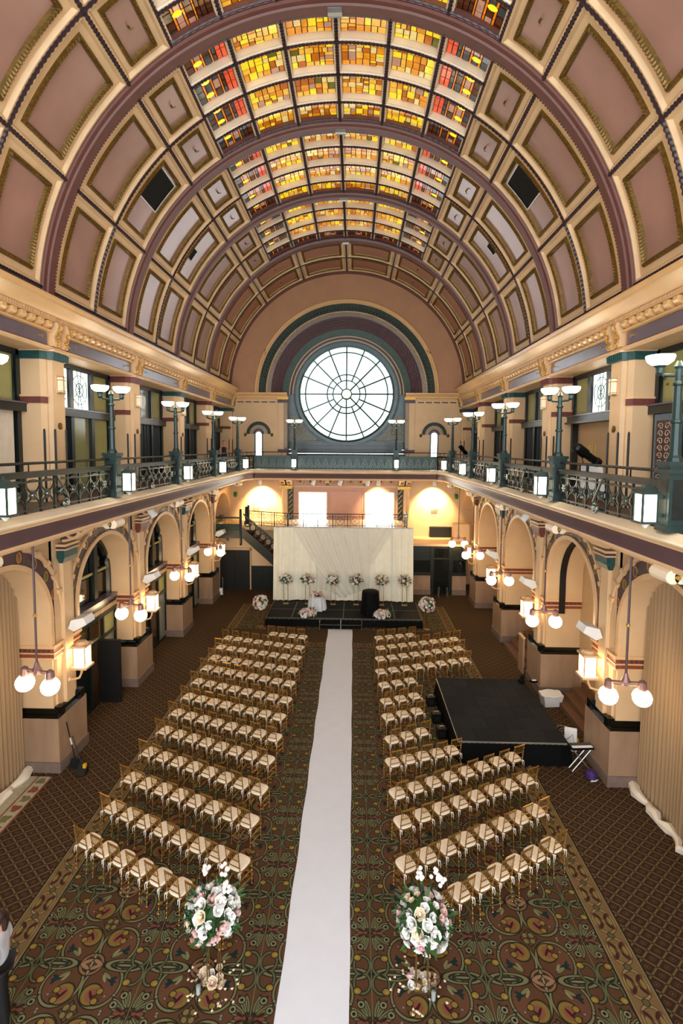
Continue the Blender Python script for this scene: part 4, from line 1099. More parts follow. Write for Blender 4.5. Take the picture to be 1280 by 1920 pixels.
for s in (-1, 1):
    for k in range(0, 4):
        where = ['nearest', 'second', 'third', 'fourth'][k]
        railing('railing', 'dark iron figure-eight railing, %s bay along the %s balcony' % (where, SIDE[s]), (s*5.75, PY[k]+.21, 0), (s*5.75, PY[k+1]-.21, 0), 9)
    railing('railing', 'short dark railing turning the far %s corner of the balcony' % SIDE[s], (s*5.75, PY[4]+.21, 0), (s*5.72, 27.72, 0), 3, scroll=False)
    railing('railing', 'tiny slanted railing piece at far %s balcony corner' % SIDE[s], (s*5.70, 27.78, 0), (s*5.36, 28.52, 0), 2, scroll=False)
def far_rail(label, x0, x1, n):
    t = thing('railing', label, 'railing', (x0, 28.56, 7.15), 0, 'far balcony railing')
    ln = x1-x0
    MB().box(0, ln, -.06, .06, .70, .80).build('top_rail', 'green_iron', t)
    MB().tube([(0, 0, 1.0), (ln, 0, 1.0)], .025, 6).build('pipe_rail', 'black_metal', t)
    MB().box(0, ln, .0, .02, .03, .70).build('backing_panel', 'green_iron', t)
    MB().box(0, ln, -.03, .02, .03, .10).build('cross_rail', 'rail_iron', t)
    for i in range(n+1):
        MB().box(ln*i/n-.02, ln*i/n+.02, -.04, .02, .0, .72).build('baluster', 'rail_iron', t)
    for i in range(n):
        a, b = ln*i/n, ln*(i+1)/n; c_ = (a+b)/2
        MB().tube([(a, -.02, .1), (c_, -.02, .62), (b, -.02, .1)], .016, 4).tube([(a+(c_-a)*.5, -.02, .1), (c_, -.02, .36), (c_+(b-c_)*.5, -.02, .1)], .014, 4).build('chevron', 'pewter', t)
    for i in range(max(1, n//2)): MB().tube([(ln*(i+.5)/max(1, n//2), 0, .8), (ln*(i+.5)/max(1, n//2), 0, 1.0)], .012, 5).build('pipe_stay', 'black_metal', t)
far_rail('green panelled railing below the round window, between two lamp posts', -2.75, 2.75, 12)
far_rail('green panelled railing at far end, left of the left lamp post', -5.33, -3.15, 5)
far_rail('green panelled railing at far end, right of the right lamp post', 3.15, 5.33, 5)

# ------------------------------------------------------------------ lamp posts with bowl lamps, lanterns on them
BOWL = MB().lathe([(.05, 0), (.13, .02), (.19, .07), (.215, .14), (.21, .16), (.19, .155), (.12, .13)], 16).mesh('glass_bowl', 'bowl_glass', True)
POST_PARTS = []
def lamp_post(label, loc, ra, two=True, tall=1.0):
    t = thing('lamp_post', label, 'lamp post', loc, 0, 'green balcony lamp posts')
    MB().box(-.17, .17, -.17, .17, 0, .10).box(-.145, .145, -.145, .145, .10, .95).box(-.20, .20, -.20, .20, .95, 1.02).box(-.165, .165, -.165, .165, 1.02, 1.07).box(-.19, .19, -.19, .19, 1.07, 1.14).build('pedestal', 'green_iron', t)
    for (dx, dy) in ((0, -1), (0, 1), (1, 0), (-1, 0)):
        if dx: MB().box(dx*.145, dx*.152, -.09, .09, .2, .85).build('pedestal_panel', 'rail_iron', t)
        else: MB().box(-.09, .09, dy*.145, dy*.152, .2, .85).build('pedestal_panel', 'rail_iron', t)
    MB().lathe([(.13, 1.14), (.11, 1.2), (.085, 1.24), (.075, 1.3), (.07, 1.75), (.095, 1.77), (.095, 1.80), (.068, 1.82), (.06, 2.35), (.085, 2.37), (.085, 2.40), (.055, 2.43), (.052, 2.62), (.075, 2.66), (.03, 2.75)], 8).build('shaft', 'green_iron', t)
    if two:
        arm = MB().tube([(-.26, 0, 2.62), (-.20, 0, 2.54), (0, 0, 2.52), (.20, 0, 2.54), (.26, 0, 2.62)], .028, 6)
        for sg in (-1, 1): arm.lathe([(.03, 2.54), (.06, 2.58), (.06, 2.66), (.10, 2.70)], 8, (sg*.26, 0, 0))
        arm.build('lamp_arm', 'green_iron', t, rot=ra)
        for sg in (-1, 1): link('glass_bowl', BOWL, t, loc=(sg*.26*cos(ra), sg*.26*sin(ra), 2.70))
    else:
        MB().lathe([(.05, 2.62), (.09, 2.70)], 8).build('lamp_arm', 'green_iron', t); link('glass_bowl', BOWL, t, loc=(0, 0, 2.70))
    return t
def lantern(label, loc, rz, m='green_iron', h=.62):
    """loc: point on the post face, lantern stands out along local +X"""
    t = thing('lantern', label, 'lantern', loc, rz, 'lit lanterns on the balcony posts')
    MB().box(0, .12, -.03, .03, .12, .18).box(0, .12, -.03, .03, .42, .48).build('wall_bracket', m, t)
    cx = .26; q = .115
    MB().box(cx-q, cx+q, -q, q, .06, .50).build('glass', 'lantern_glass', t)
    f = MB()
    for a in (-1, 1):
        for b in (-1, 1): f.box(cx+a*q-.014, cx+a*q+.014, b*q-.014, b*q+.014, .03, .53)
    f.box(cx-q-.03, cx+q+.03, -q-.03, q+.03, .02, .06).box(cx-q-.035, cx+q+.035, -q-.035, q+.035, .50, .53)
    f.build('cage', m, t)
    MB().lathe([(.21, .53), (.12, .60), (.04, .65), (.02, .70)], 4, (cx, 0, 0), sq=True).build('roof', m, t)
    MB().lathe([(.02, -.06), (.06, -.01), (.10, .02)], 6, (cx, 0, 0)).build('drop', 'white_paint', t)
    return t
for s in (-1, 1):
    for k in range(0, 5):
        wh = ['nearest', 'second nearest', 'third', 'fourth', 'last'][k]
        lamp_post('green iron lamp post with two glowing bowls, %s on the %s balcony rail' % (wh, SIDE[s]), (s*5.75, PY[k], 7.15), radians(40) if s < 0 else radians(-40))
        lantern('lit square lantern on the %s lamp post of the %s balcony' % (wh, SIDE[s]), (s*5.59, PY[k], 7.26), 0 if s < 0 else pi)
    lamp_post('slim lamp post with two bowls before the round window, %s one' % SIDE[s], (s*2.95, 28.56, 7.15), 0)
    lantern('small lit lantern on far lamp post, %s below the round window' % SIDE[s], (s*2.95, 28.42, 7.24), -pi/2)

# ------------------------------------------------------------------ pendants with two caged globes
def pendant(label, x, y, rz, ztop=6.60):
    t = thing('pendant_lamp', label, 'pendant lamp', (x, y, 3.0), rz, 'twin globe pendants under the balcony')
    MB().tube([(0, 0, .62), (0, 0, ztop-3.0)], .024, 6).build('rod', 'plum', t)
    MB().sphere((0, 0, 1.75), .045, n=8, m=5).build('rod_ball', 'gold_leaf', t)
    MB().lathe([(.035, .70), (.06, .60), (.10, .52), (.10, .44), (.05, .42)], 8).tube([(-.34, 0, .50), (.34, 0, .50)], .026, 6).tube([(-.34, 0, .44), (.34, 0, .44)], .014, 5).build('cross_bar', 'mauve_metal', t)
    for sg in (-1, 1):
        hld = MB().lathe([(.09, .32), (.095, .40), (.08, .52), (.03, .56)], 10, (sg*.34, 0, 0)).build('globe_holder', 'mauve_metal', t)
        MB().sphere((0, 0, 0), .195, n=16, m=10).build('globe', 'globe', t, smooth=True, loc=(sg*.34, 0, .18))
        cg = MB().tube([(.20*cos(2*pi*i/20), .20*sin(2*pi*i/20), 0) for i in range(20)], .008, 4, closed=True)
        for a in (0, pi/2): cg.tube([(.2*cos(tt)*cos(a), .2*cos(tt)*sin(a), .2*sin(tt)) for tt in [-.25+i*(pi+.5)/10 for i in range(11)]], .008, 4)
        cg.build('wire_cage', 'mauve_metal', t, loc=(sg*.34, 0, .18))
    return t
mat('mauve_metal', '#8f6d6a', .4, metal=.4, vary=.1)
for s in (-1, 1):
    for k in range(0, 4):
        wh = ['nearest', 'second', 'third', 'farthest'][k]
        pendant('twin globe pendant lamp on a long rod, %s along the %s arcade' % (wh, SIDE[s]), s*6.42, (PY[k]+PY[k+1])/2, radians(-12) if s < 0 else radians(-6))
pendant('twin globe pendant hanging before the bar at far right', 6.3, 26.9, 0)

# ------------------------------------------------------------------ wall lanterns and floodlights on the piers
def pier_lantern(label, s, y):
    t = thing('wall_lantern', label, 'lantern', (s*7.04, y, 2.55), pi if s > 0 else 0, 'lit box lanterns on the lower piers')
    cx, q = .36, .15
    MB().tube([(0, 0, -.35), (.12, 0, -.35), (.27, 0, -.30), (.33, 0, -.16), (.36, 0, -.02)], .03, 6).build('swan_neck', 'cream_trim', t)
    MB().lathe([(.07, 0), (.05, .04)], 8).build('wall_rose', 'cream_trim', t, loc=(0, 0, -.35), rot=(0, pi/2, 0))
    for z in (.22, .50): MB().lathe([(.03, 0), (.03, .14), (.06, .18), (.06, .22)], 8).build('stay', 'cream_trim', t, loc=(0, 0, z), rot=(0, pi/2, 0))
    MB().box(cx-q, cx+q, -q, q, .06, .58).build('glass', 'globe_soft', t)
    f = MB()
    for a in (-1, 1):
        for b in (-1, 1): f.box(cx+a*q-.015, cx+a*q+.015, b*q-.015, b*q+.015, .04, .60)
    f.box(cx-q-.06, cx+q+.06, -q-.06, q+.06, .0, .06).box(cx-q-.05, cx+q+.05, -q-.05, q+.05, .58, .64)
    f.build('cage', 'cream_trim', t)
    MB().lathe([(.17, .64), (.13, .68), (.12, .71), (.05, .73)], 12, (cx, 0, 0)).build('cap', 'cream_trim', t)
    return t
mat('globe_soft', '#fff3da', .3, vary=0, emit='#ffe2b0', estr=5)
def floodlight(label, s, y, z=3.72):
    t = thing('floodlight', label, 'floodlight', (s*7.0, y, z), 0, 'white floodlights on the piers')
    MB().prism([(0, -.10), (.16, -.18), (.50, .02), (.42, .20), (.08, .12)], lambda a, b: (-s*a, -.22, b), lambda a, b: (-s*a, .22, b)).build('housing', 'white_plastic', t)
    MB().prism([(.17, -.175), (.49, .015), (.485, .005), (.18, -.19)], lambda a, b: (-s*a, -.18, b-.01), lambda a, b: (-s*a, .18, b-.01)).build('lens', 'grey_metal', t)
    MB().tube([(0, 0, .0), (-s*.1, 0, .05)], .03, 6).build('mount', 'white_plastic', t)
    return t
def spot(label, x, y, z, rz, tilt):
    t = thing('spotlight', label, 'spotlight', (x, y, z), rz, 'white track spotlights under the balcony')
    MB().tube([(0, 0, 0), (0, 0, -.16)], .022, 6).build('stem', 'white_plastic', t)
    MB().tube([(0, -.15, -.16), (0, -.09, -.08), (0, .09, -.08), (0, .15, -.16)], .016, 5).build('yoke', 'white_plastic', t)
    MB().lathe([(.10, -.17), (.12, -.14), (.12, .10), (.085, .18), (.0, .19)], 12).build('can', 'white_plastic', t, loc=(0, 0, -.24), rot=(0, tilt, 0))
    return t
for s in (-1, 1):
    for k in range(1, 5):
        wh = ['', 'nearest', 'second', 'third', 'farthest'][k]
        pier_lantern('lit cream box lantern on swan neck, %s pier on the %s' % (wh, SIDE[s]), s, PY[k]-.05)
        if not (s > 0 and k == 4): floodlight('white box floodlight fixed to the %s pier on the %s' % (wh, SIDE[s]), s, PY[k]+.10)
    spot('white can spotlight under the %s balcony by the second arch' % SIDE[s], s*6.1, 15.9, 6.53, 0, radians(35)*s)
for i, x in enumerate((-1.9, -.3, 1.35)):
    spot('little white spotlight beneath the far balcony, %s of three' % ['left', 'middle', 'right'][i], x, 29.2, 6.58, 0, .3)
# warm accent spots washing the far lower walls (their cans are modelled)
for (x, lab) in ((-5.15, 'left'), (5.35, 'right'), (2.0, 'centre-right')):
    spot('small wall-washing spotlight at the far end, above the %s wall' % lab, x, 29.35, 6.58, 0, 0)
    ld_ = bpy.data.lights.new('wash', 'SPOT'); ld_.energy = 420 if x != 2.0 else 150; ld_.color = (1, .74, .36); ld_.spot_size = radians(95); ld_.spot_blend = .6; ld_.shadow_soft_size = .06
    lo = bpy.data.objects.new('wash_light', ld_); COL.objects.link(lo); lo.location = (x, 29.25, 6.08); lo.rotation_euler = (radians(40), 0, 0)

# ------------------------------------------------------------------ small glass sconces on the upper columns
def sconce(label, s, y):
    t = thing('wall_sconce', label, 'sconce', (s*7.12, y, 9.85), pi if s > 0 else 0, 'small glass sconces on the upper columns')
    MB().box(0, .02, -.11, .11, -.02, .44).build('back_plate', 'cream_trim', t)
    MB().box(.03, .13, -.10, .10, .0, .40).build('shade', 'sconce_glass', t)
    MB().box(.02, .14, -.105, .105, .30, .315).box(.02, .14, -.105, .105, .38, .395).box(.02, .14, -.105, .105, .02, .035).box(.12, .14, -.012, .012, .0, .42).box(.02, .13, -.09, .09, -.03, 0).build('metal_bars', 'gold_paint', t)
    return t
mat('sconce_glass', '#efe2c8', .25, vary=.03, emit='#ffe9c4', estr=.08)  # these sconces are unlit; a faint glow is put into the shade
for s in (-1, 1):
    for k in range(1, 5): sconce('small barred glass sconce on %s upper column of the %s side' % (['', 'nearest', 'second', 'third', 'fourth'][k], SIDE[s]), s, PY[k])

# cove strips: warm uplighters standing on the cornice, hidden behind its nose
for s in (-1, 1):
    for k in range(0, 5): pass

# ------------------------------------------------------------------ curtains in the side arches
def curtain(label, s, yc, w, x, z0, z1, pooled=True, folds=26, arch=True):
    t = thing('curtain', label, 'curtain', (s*x, yc, z0), 0)
    vs = []; fs = []; n = folds*4; rows = 8
    for j in range(rows+1):
        for i in range(n+1):
            u = i/n; y = -w/2+w*u
            zt = z1-z0
            if arch:
                dy = min(A_IN-.01, abs(y)); zt = min(zt, ZS+sqrt(A_IN**2-dy*dy)-z0)
            z = zt*j/rows
            amp = .05+.04*(1-j/rows)
            vs.append((-s*(amp*sin(u*folds*2*pi+.4*sin(j*.7))+.03*sin(u*17)), y, z))
    for j in range(rows):
        for i in range(n): fs.append((j*(n+1)+i, j*(n+1)+i+1, (j+1)*(n+1)+i+1, (j+1)*(n+1)+i))
    MB().add(vs, fs).build('cloth', 'curtain', t, smooth=True)
    if pooled:
        rr = random.Random(int(yc*10)); P = []
        for i in range(19):
            y = -w/2+w*i/18; P.append((-s*(.10+.20*rr.random()), y, .06+.03*rr.random()))
        MB().tube(P, [.06+.08*rr.random() for _ in P], 7).build('pooled_lining', 'curtain_lining', t, smooth=True)
    return t
curtain('tan floor-length curtain filling the nearest arch on the left', -1, (PY[0]+PY[1])/2, 3.3, 7.95, .0, 5.75)
curtain('tan floor-length curtain filling the nearest arch on the right', 1, (PY[0]+PY[1])/2, 3.3, 7.75, .0, 5.75)
curtain('narrow tan curtain drawn aside in the third arch on the right', 1, PY[2]+1.0, .9, 7.9, .0, 5.2, pooled=False, folds=7, arch=False)

# ================================================================== THINGS ON THE FLOOR
rnd = random.Random(11)
# ------------------------------------------------------------------ aisle runner
run = MB(); vs = []; fs = []; N = 60
for i in range(N+1):
    y = 5.2+(22.3-5.2)*i/N; wob = .012*sin(i*.9)
    vs += [(-.53-.0045*(y-6)+wob, y, .006), (-.53-.0045*(y-6)+wob, y, .012), (.57-.003*(y-6)+wob*.6, y, .012), (.57-.003*(y-6)+wob*.6, y, .006)]
for i in range(N):
    for k in range(3): fs.append((4*i+k, 4*i+k+1, 4*i+k+5, 4*i+k+4))
tag(run.add(vs, fs).build('aisle_runner', 'runner'), 'long white aisle runner leading to the stage', 'runner')

# ------------------------------------------------------------------ gold ballroom chairs
def bamboo(p0, p1, r=.0115, knots=5, n=6):
    p0, p1 = Vector(p0), Vector(p1); P = []; R = []
    for i in range(knots+1):
        t = i/knots
        for (dt, k) in ((-.02, 1), (0, 1.45), (.02, 1)):
            tt = t+dt
            if 0 <= tt <= 1: P.append(tuple(p0.lerp(p1, tt))); R.append(r*k)
    return MB().tube(P, R, n)
FW, BW = .172, .15         # half widths front/back; local +Y is forward
CH = {}
def cmesh(name, mb, m, sm=False): CH[name] = mb.mesh(name, m, sm); return CH[name]
cmesh('fl', bamboo((0, 0, 0), (0, 0, .44)), 'gold_paint')
cmesh('bl', MB(), 'gold_paint')
P0, P1, P2 = (0, -.035, 0), (0, 0, .44), (0, -.06, .92)
bk = bamboo(P0, P1); bk2 = bamboo(P1, P2); bk.add(bk2.v, bk2.f); cmesh('bl', bk, 'gold_paint')
cmesh('frame', MB().hexa([(-BW-.015,-.172,.415),(BW+.015,-.172,.415),(FW+.02,.172,.415),(-FW-.02,.172,.415),(-BW-.015,-.172,.445),(BW+.015,-.172,.445),(FW+.02,.172,.445),(-FW-.02,.172,.445)]), 'gold_paint')
def cushion_mb():
    mb = MB(); vs = []; fs = []; prof = [(.90, .445), (1.0, .455), (1.02, .475), (.97, .492), (.80, .50)]
    n = 24
    for (k, z) in prof:
        for i in range(n):
            t = 2*pi*i/n; c_, s_ = cos(t), sin(t); e = .55
            xx = math.copysign(abs(c_)**e, c_); yy = math.copysign(abs(s_)**e, s_)
            w = (BW+FW)/2+(FW-BW)/2*yy
            vs.append((xx*w*k*1.04, yy*.178*k, z))
    for j in range(len(prof)-1):
        for i in range(n): fs.append((j*n+i, j*n+(i+1) % n, (j+1)*n+(i+1) % n, (j+1)*n+i))
    fs.append(tuple(range(n-1, -1, -1))); fs.append(tuple((len(prof)-1)*n+i for i in range(n)))
    return mb.add(vs, fs)
cmesh('cushion', cushion_mb(), 'cushion', True)
def bx_(t): return -.06*t
cmesh('rail', MB().tube([(-BW, 0, 0), (BW, 0, 0)], .009, 6), 'gold_paint')
cmesh('spindle', MB().tube([(0, 0, 0), (0, -.023, .185)], .0065, 5), 'gold_paint')
cmesh('side', MB().tube([(BW, -.172, 0), (FW, .165, 0)], .009, 5), 'gold_paint')
cmesh('sideL', MB().tube([(-BW, -.172, 0), (-FW, .165, 0)], .009, 5), 'gold_paint')
cmesh('front', MB().tube([(-FW, .16, 0), (FW, .16, 0)], .009, 5), 'gold_paint')
def tie(mb, sx):
    x = sx*BW
    mb.tube([(x, -.172, .47), (x+.02*sx, -.205, .46), (x+.03*sx, -.215, .41), (x+.02*sx, -.22, .33)], [.007, .009, .006, .004], 5)
    mb.tube([(x, -.172, .47), (x-.02*sx, -.205, .45), (x-.01*sx, -.215, .38)], [.007, .009, .004], 5)
    mb.tube([(x-.02, -.172, .47), (x+.02, -.225, .475), (x, -.215, .46), (x+.02, -.16, .47)], .006, 4)
    return mb
cmesh('tieR', tie(MB(), 1), 'ribbon'); cmesh('tieL', tie(MB(), -1), 'ribbon')
def chair_full():
    t = link('ballroom_chair', None); t.empty_display_size = .1
    for sx in (-1, 1):
        link('leg', CH['fl'], t, loc=(sx*FW, .16, 0)); link('leg', CH['bl'], t, loc=(sx*BW, -.172, 0))
    link('seat_frame', CH['frame'], t)
    c = link('cushion', CH['cushion'], t); link('ribbon_tie', CH['tieR'], c); link('ribbon_tie', CH['tieL'], c)
    for z in (.56, .70, .885): link('back_rail', CH['rail'], t, loc=(0, -.172-.06*(z-.44)/.48, z))
    link('top_rail', CH['rail'], t, loc=(0, -.23, .91), scale=(1, 1.25, 1.25))
    for i in range(6): link('spindle', CH['spindle'], t, loc=(-BW+2*BW*(i+1)/7, -.2045, .70))
    for z in (.14, .28):
        link('stretcher', CH['side'], t, loc=(0, 0, z)); link('stretcher', CH['sideL'], t, loc=(0, 0, z+.03))
    link('stretcher', CH['front'], t, loc=(0, 0, .20))
    return t
# joined frame for the farther rows
fm = MB()
def put_(me, loc, sc=(1, 1, 1)):
    fm.add([(v.co.x*sc[0]+loc[0], v.co.y*sc[1]+loc[1], v.co.z*sc[2]+loc[2]) for v in me.vertices], [tuple(p.vertices) for p in me.polygons])
BACK = MB()
for z in (.56, .70, .885): BACK.tube([(-BW, -.172-.06*(z-.44)/.48, z), (BW, -.172-.06*(z-.44)/.48, z)], .009, 5)
for i in range(6): x = -BW+2*BW*(i+1)/7; BACK.tube([(x, -.2045, .70), (x, -.2275, .885)], .0065, 4)
BACK.tube([(-BW, -.23, .91), (BW, -.23, .91)], .012, 5)
BACK_ME = BACK.mesh('backrest', 'gold_paint')
LEGS = MB()
for me, loc in ((CH['side'], (0,0,.14)), (CH['sideL'], (0,0,.17)), (CH['side'], (0,0,.28)), (CH['sideL'], (0,0,.31)), (CH['front'], (0,0,.2)), (CH['frame'], (0,0,0))):
    LEGS.add([(v.co.x+loc[0], v.co.y+loc[1], v.co.z+loc[2]) for v in me.vertices], [tuple(p.vertices) for p in me.polygons])
LEGS_ME = LEGS.mesh('seat_frame', 'gold_paint')
def chair_far():
    t = link('ballroom_chair', None); t.empty_display_size = .1
    for sx in (-1, 1):
        link('leg', CH['fl'], t, loc=(sx*FW, .16, 0)); link('leg', CH['bl'], t, loc=(sx*BW, -.172, 0))
    link('seat_frame', LEGS_ME, t); link('backrest', BACK_ME, t)
    c = link('cushion', CH['cushion'], t); link('ribbon_tie', CH['tieR'], c); link('ribbon_tie', CH['tieL'], c)
    return t
CHAIRS = {
 -1: [
  [(-2.85, 20.43), (-2.42, 20.31), (-2.00, 20.26), (-1.56, 20.14)],
  [(-4.65, 19.92), (-4.18, 19.79), (-3.70, 19.65), (-3.32, 19.54), (-2.91, 19.42), (-2.47, 19.30), (-2.03, 19.17), (-1.58, 19.05)],
  [(-4.69, 18.97), (-4.24, 18.84), (-3.78, 18.71), (-3.38, 18.60), (-2.94, 18.47), (-2.50, 18.35), (-2.05, 18.22), (-1.59, 18.09)],
  [(-4.66, 18.01), (-4.20, 17.87), (-3.74, 17.72), (-3.31, 17.59), (-2.87, 17.45), (-2.45, 17.30), (-2.02, 17.19), (-1.58, 17.08)],
  [(-4.68, 17.12), (-4.22, 16.98), (-3.76, 16.82), (-3.35, 16.65), (-2.90, 16.49), (-2.47, 16.36), (-2.05, 16.21), (-1.58, 16.08)],
  [(-4.68, 16.10), (-4.25, 15.97), (-3.80, 15.77), (-3.37, 15.60), (-2.95, 15.44), (-2.51, 15.30), (-2.03, 15.14), (-1.55, 15.00)],
  [(-4.66, 15.09), (-4.21, 14.93), (-3.78, 14.78), (-3.35, 14.61), (-2.93, 14.44), (-2.51, 14.30), (-2.09, 14.18), (-1.61, 14.02)],
  [(-4.68, 14.13), (-4.25, 13.97), (-3.84, 13.82), (-3.40, 13.64), (-2.96, 13.46), (-2.52, 13.30), (-2.06, 13.13), (-1.57, 12.99)],
  [(-4.68, 13.20), (-4.24, 13.04), (-3.81, 12.85), (-3.37, 12.70), (-2.95, 12.53), (-2.54, 12.36), (-2.08, 12.20), (-1.61, 12.01)],
  [(-4.72, 12.22), (-4.23, 12.04), (-3.77, 11.82), (-3.36, 11.64), (-2.95, 11.46), (-2.50, 11.27), (-2.11, 11.12), (-1.59, 10.93)],
  [(-4.72, 11.21), (-4.24, 11.00), (-3.84, 10.82), (-3.46, 10.65), (-2.99, 10.51), (-2.54, 10.30), (-2.12, 10.13), (-1.61, 9.96)],
  [(-4.69, 10.24), (-4.27, 10.05), (-3.82, 9.83), (-3.41, 9.65), (-2.99, 9.47), (-2.57, 9.28), (-2.13, 9.10), (-1.58, 8.90)],
  [(-4.73, 9.31), (-4.28, 9.12), (-3.83, 8.93), (-3.33, 8.70), (-2.92, 8.51), (-2.52, 8.35), (-2.09, 8.15), (-1.64, 7.95)],
 ],
 1: [
  [(1.65, 20.18), (2.10, 20.30), (2.54, 20.47), (3.00, 20.56)],
  [(1.68, 19.16), (2.12, 19.27), (2.57, 19.46), (3.03, 19.62), (3.48, 19.75), (3.92, 19.91), (4.35, 20.05), (4.79, 20.20)],
  [(1.60, 18.16), (2.07, 18.28), (2.51, 18.42), (2.95, 18.56), (3.42, 18.72), (3.88, 18.88), (4.32, 19.05), (4.76, 19.24)],
  [(1.56, 17.09), (2.03, 17.26), (2.50, 17.41), (2.96, 17.57), (3.40, 17.71), (3.87, 17.88), (4.32, 18.03), (4.77, 18.18)],
  [(1.63, 16.10), (2.09, 16.29), (2.54, 16.45)],
  [(1.64, 15.04), (2.07, 15.23), (2.56, 15.41)],
  [(1.64, 14.14), (2.10, 14.31), (2.52, 14.49)],
  [(1.66, 13.01), (2.08, 13.23), (2.52, 13.41)],
  [(1.61, 12.09), (2.07, 12.22), (2.49, 12.41), (2.91, 12.59), (3.33, 12.73)],
  [(1.63, 10.92), (2.14, 11.21), (2.65, 11.43), (3.07, 11.64), (3.48, 11.78), (3.90, 11.97), (4.32, 12.19), (4.74, 12.36)],
  [(1.67, 10.05), (2.18, 10.27), (2.59, 10.48), (3.05, 10.70), (3.49, 10.91), (3.92, 11.11), (4.34, 11.29), (4.78, 11.51)],
  [(1.63, 8.98), (2.12, 9.21), (2.55, 9.43), (2.96, 9.62), (3.37, 9.84), (3.79, 10.05), (4.22, 10.29), (4.64, 10.48)],
  [(1.69, 7.96), (2.10, 8.20), (2.52, 8.43), (2.94, 8.68), (3.36, 8.89), (3.76, 9.11), (4.17, 9.34), (4.62, 9.54)],
 ],
}
protoN = chair_full(); protoF = chair_far(); usedN = usedF = False
SEATTOP = .0
for s in (-1, 1):
    rows = CHAIRS[s]
    for ri, row in enumerate(rows):
        back = len(rows)-1-ri            # 0 = row nearest the tall flowers / camera
        (xa, ya), (xb, yb) = row[0], row[-1]
        a = atan2(yb-ya, xb-xa); n_ = len(row)
        row = [(xa+(xb-xa)*i/(n_-1), ya+(yb-ya)*i/(n_-1)) for i in range(n_)]
        if s > 0 and ri == 8: row = [(x_-.03*i, y_-.05-.02*i) for i, (x_, y_) in enumerate(row)]
        order = sorted(row, key=lambda p_: abs(p_[0]))
        for ci, (cx, cy) in enumerate(order):
            near = back < 6
            if near: o = protoN if not usedN else copy_tree(protoN); usedN = True
            else: o = protoF if not usedF else copy_tree(protoF); usedF = True
            jit = rnd.uniform(-.03, .03)
            o.location = (cx, cy, .006); o.rotation_euler = (0, 0, a+jit)
            rowname = 'front row by the stage' if ri == 0 else ('back row' if back == 0 else 'row %s from back' % ORD[back])
            o['label'] = 'gold slatted chair, %s from aisle, %s, %s of runner' % (ORD[ci], rowname, SIDE[s])
            o['category'] = 'chair'; o['group'] = 'gold ballroom chairs in rows'

# ------------------------------------------------------------------ flowers
def rose_mesh(m, seed):
    rr = random.Random(seed); mb = MB()
    n = 9
    for ring_, (r, z0, z1, lean) in enumerate(((.35, -.3, .55, .05), (.62, -.45, .42, .22), (.9, -.5, .25, .38))):
        np_ = (3, 4, 5)[ring_]
        for k in range(np_):
            a0 = 2*pi*k/np_+ring_*.5; w = 2*pi/np_*.62
            vs = []
            for (t, z) in ((0, z0), (.5, (z0+z1)/2+.1), (1, z1)):
                for q in (-1, 0, 1):
                    rad = (r*.55+r*.45*t+lean*t)*(1 if q == 0 else .93); ang = a0+q*w*(.75+.35*t)
                    vs.append((rad*cos(ang), rad*sin(ang), z-(.08 if q else 0)*t))
            mb.add(vs, [(0,1,4,3),(1,2,5,4),(3,4,7,6),(4,5,8,7)])
    mb.sphere((0, 0, .1), .4, .4, .42, 6, 4)
    return mb.mesh('rose', m, True)
ROSE = {m: rose_mesh(m, i) for i, m in enumerate(('rose_white', 'rose_blush', 'rose_cream', 'rose_pink'))}
def leaf_mesh(m): return MB().add([(0,0,0),(.35,.22,.08),(1,0,-.05),(.35,-.22,.08),(.4,0,0)], [(0,4,1),(1,4,2),(2,4,3),(3,4,0)]).mesh('leaf', m)
LEAF = [leaf_mesh('leaf'), leaf_mesh('leaf_dark')]
def dirrot(d):
    return Vector(d).to_track_quat('Z', 'Y').to_euler()
def bouquet(t, c, rx, rz, nf, size, nl, pal=(4, 3, 2, 1), seed=0, flat=False, leafsize=.16, core='leaf_dark'):
    rr = random.Random(seed); c = Vector(c)
    k = .78
    MB().sphere(tuple(c), rx*k, rx*k, rz*k, 10, 7).build('foliage_core', core, t)
    for i in range(nf):
        zz = 1-(i+.5)/nf*(1.0 if flat else 1.75); ph = i*2.39996+rr.uniform(-.2, .2); q = sqrt(max(0, 1-zz*zz))
        d = Vector((q*cos(ph), q*sin(ph), zz)); p_ = c+Vector((d.x*rx, d.y*rx, d.z*rz))*rr.uniform(.88, 1.05)
        m = rr.choices(list(ROSE), pal)[0]; sz = size*rr.uniform(.6, 1.25)
        o = link('rose', ROSE[m], t, loc=tuple(p_), scale=sz); o.rotation_euler = dirrot(d)
    for i in range(nl):
        zz = rr.uniform(-.7, 1); ph = rr.uniform(0, 2*pi); q = sqrt(max(0, 1-zz*zz)); d = Vector((q*cos(ph), q*sin(ph), zz))
        p_ = c+Vector((d.x*rx, d.y*rx, d.z*rz))*.85
        o = link('leaf', LEAF[rr.random() < .4], t, loc=tuple(p_), scale=leafsize*rr.uniform(.7, 1.3)); o.rotation_euler = (rr.uniform(-1, 1), rr.uniform(-1.2, .4), ph)
def stand(t, h, w, base_z=0., m='gold_stand', top=True):
    for a in (-1, 1):
        for b in (-1, 1): MB().box(a*w-.007, a*w+.007, b*w*.6-.007, b*w*.6+.007, base_z+.02, base_z+h).build('stand_leg', m, t)
    MB().box(-w-.03, w+.03, -w*.6-.03, w*.6+.03, base_z, base_z+.03).build('stand_base', m, t)
    MB().box(-w-.02, w+.02, -w*.6-.02, w*.6+.02, base_z+h-.02, base_z+h).build('stand_top', m, t)
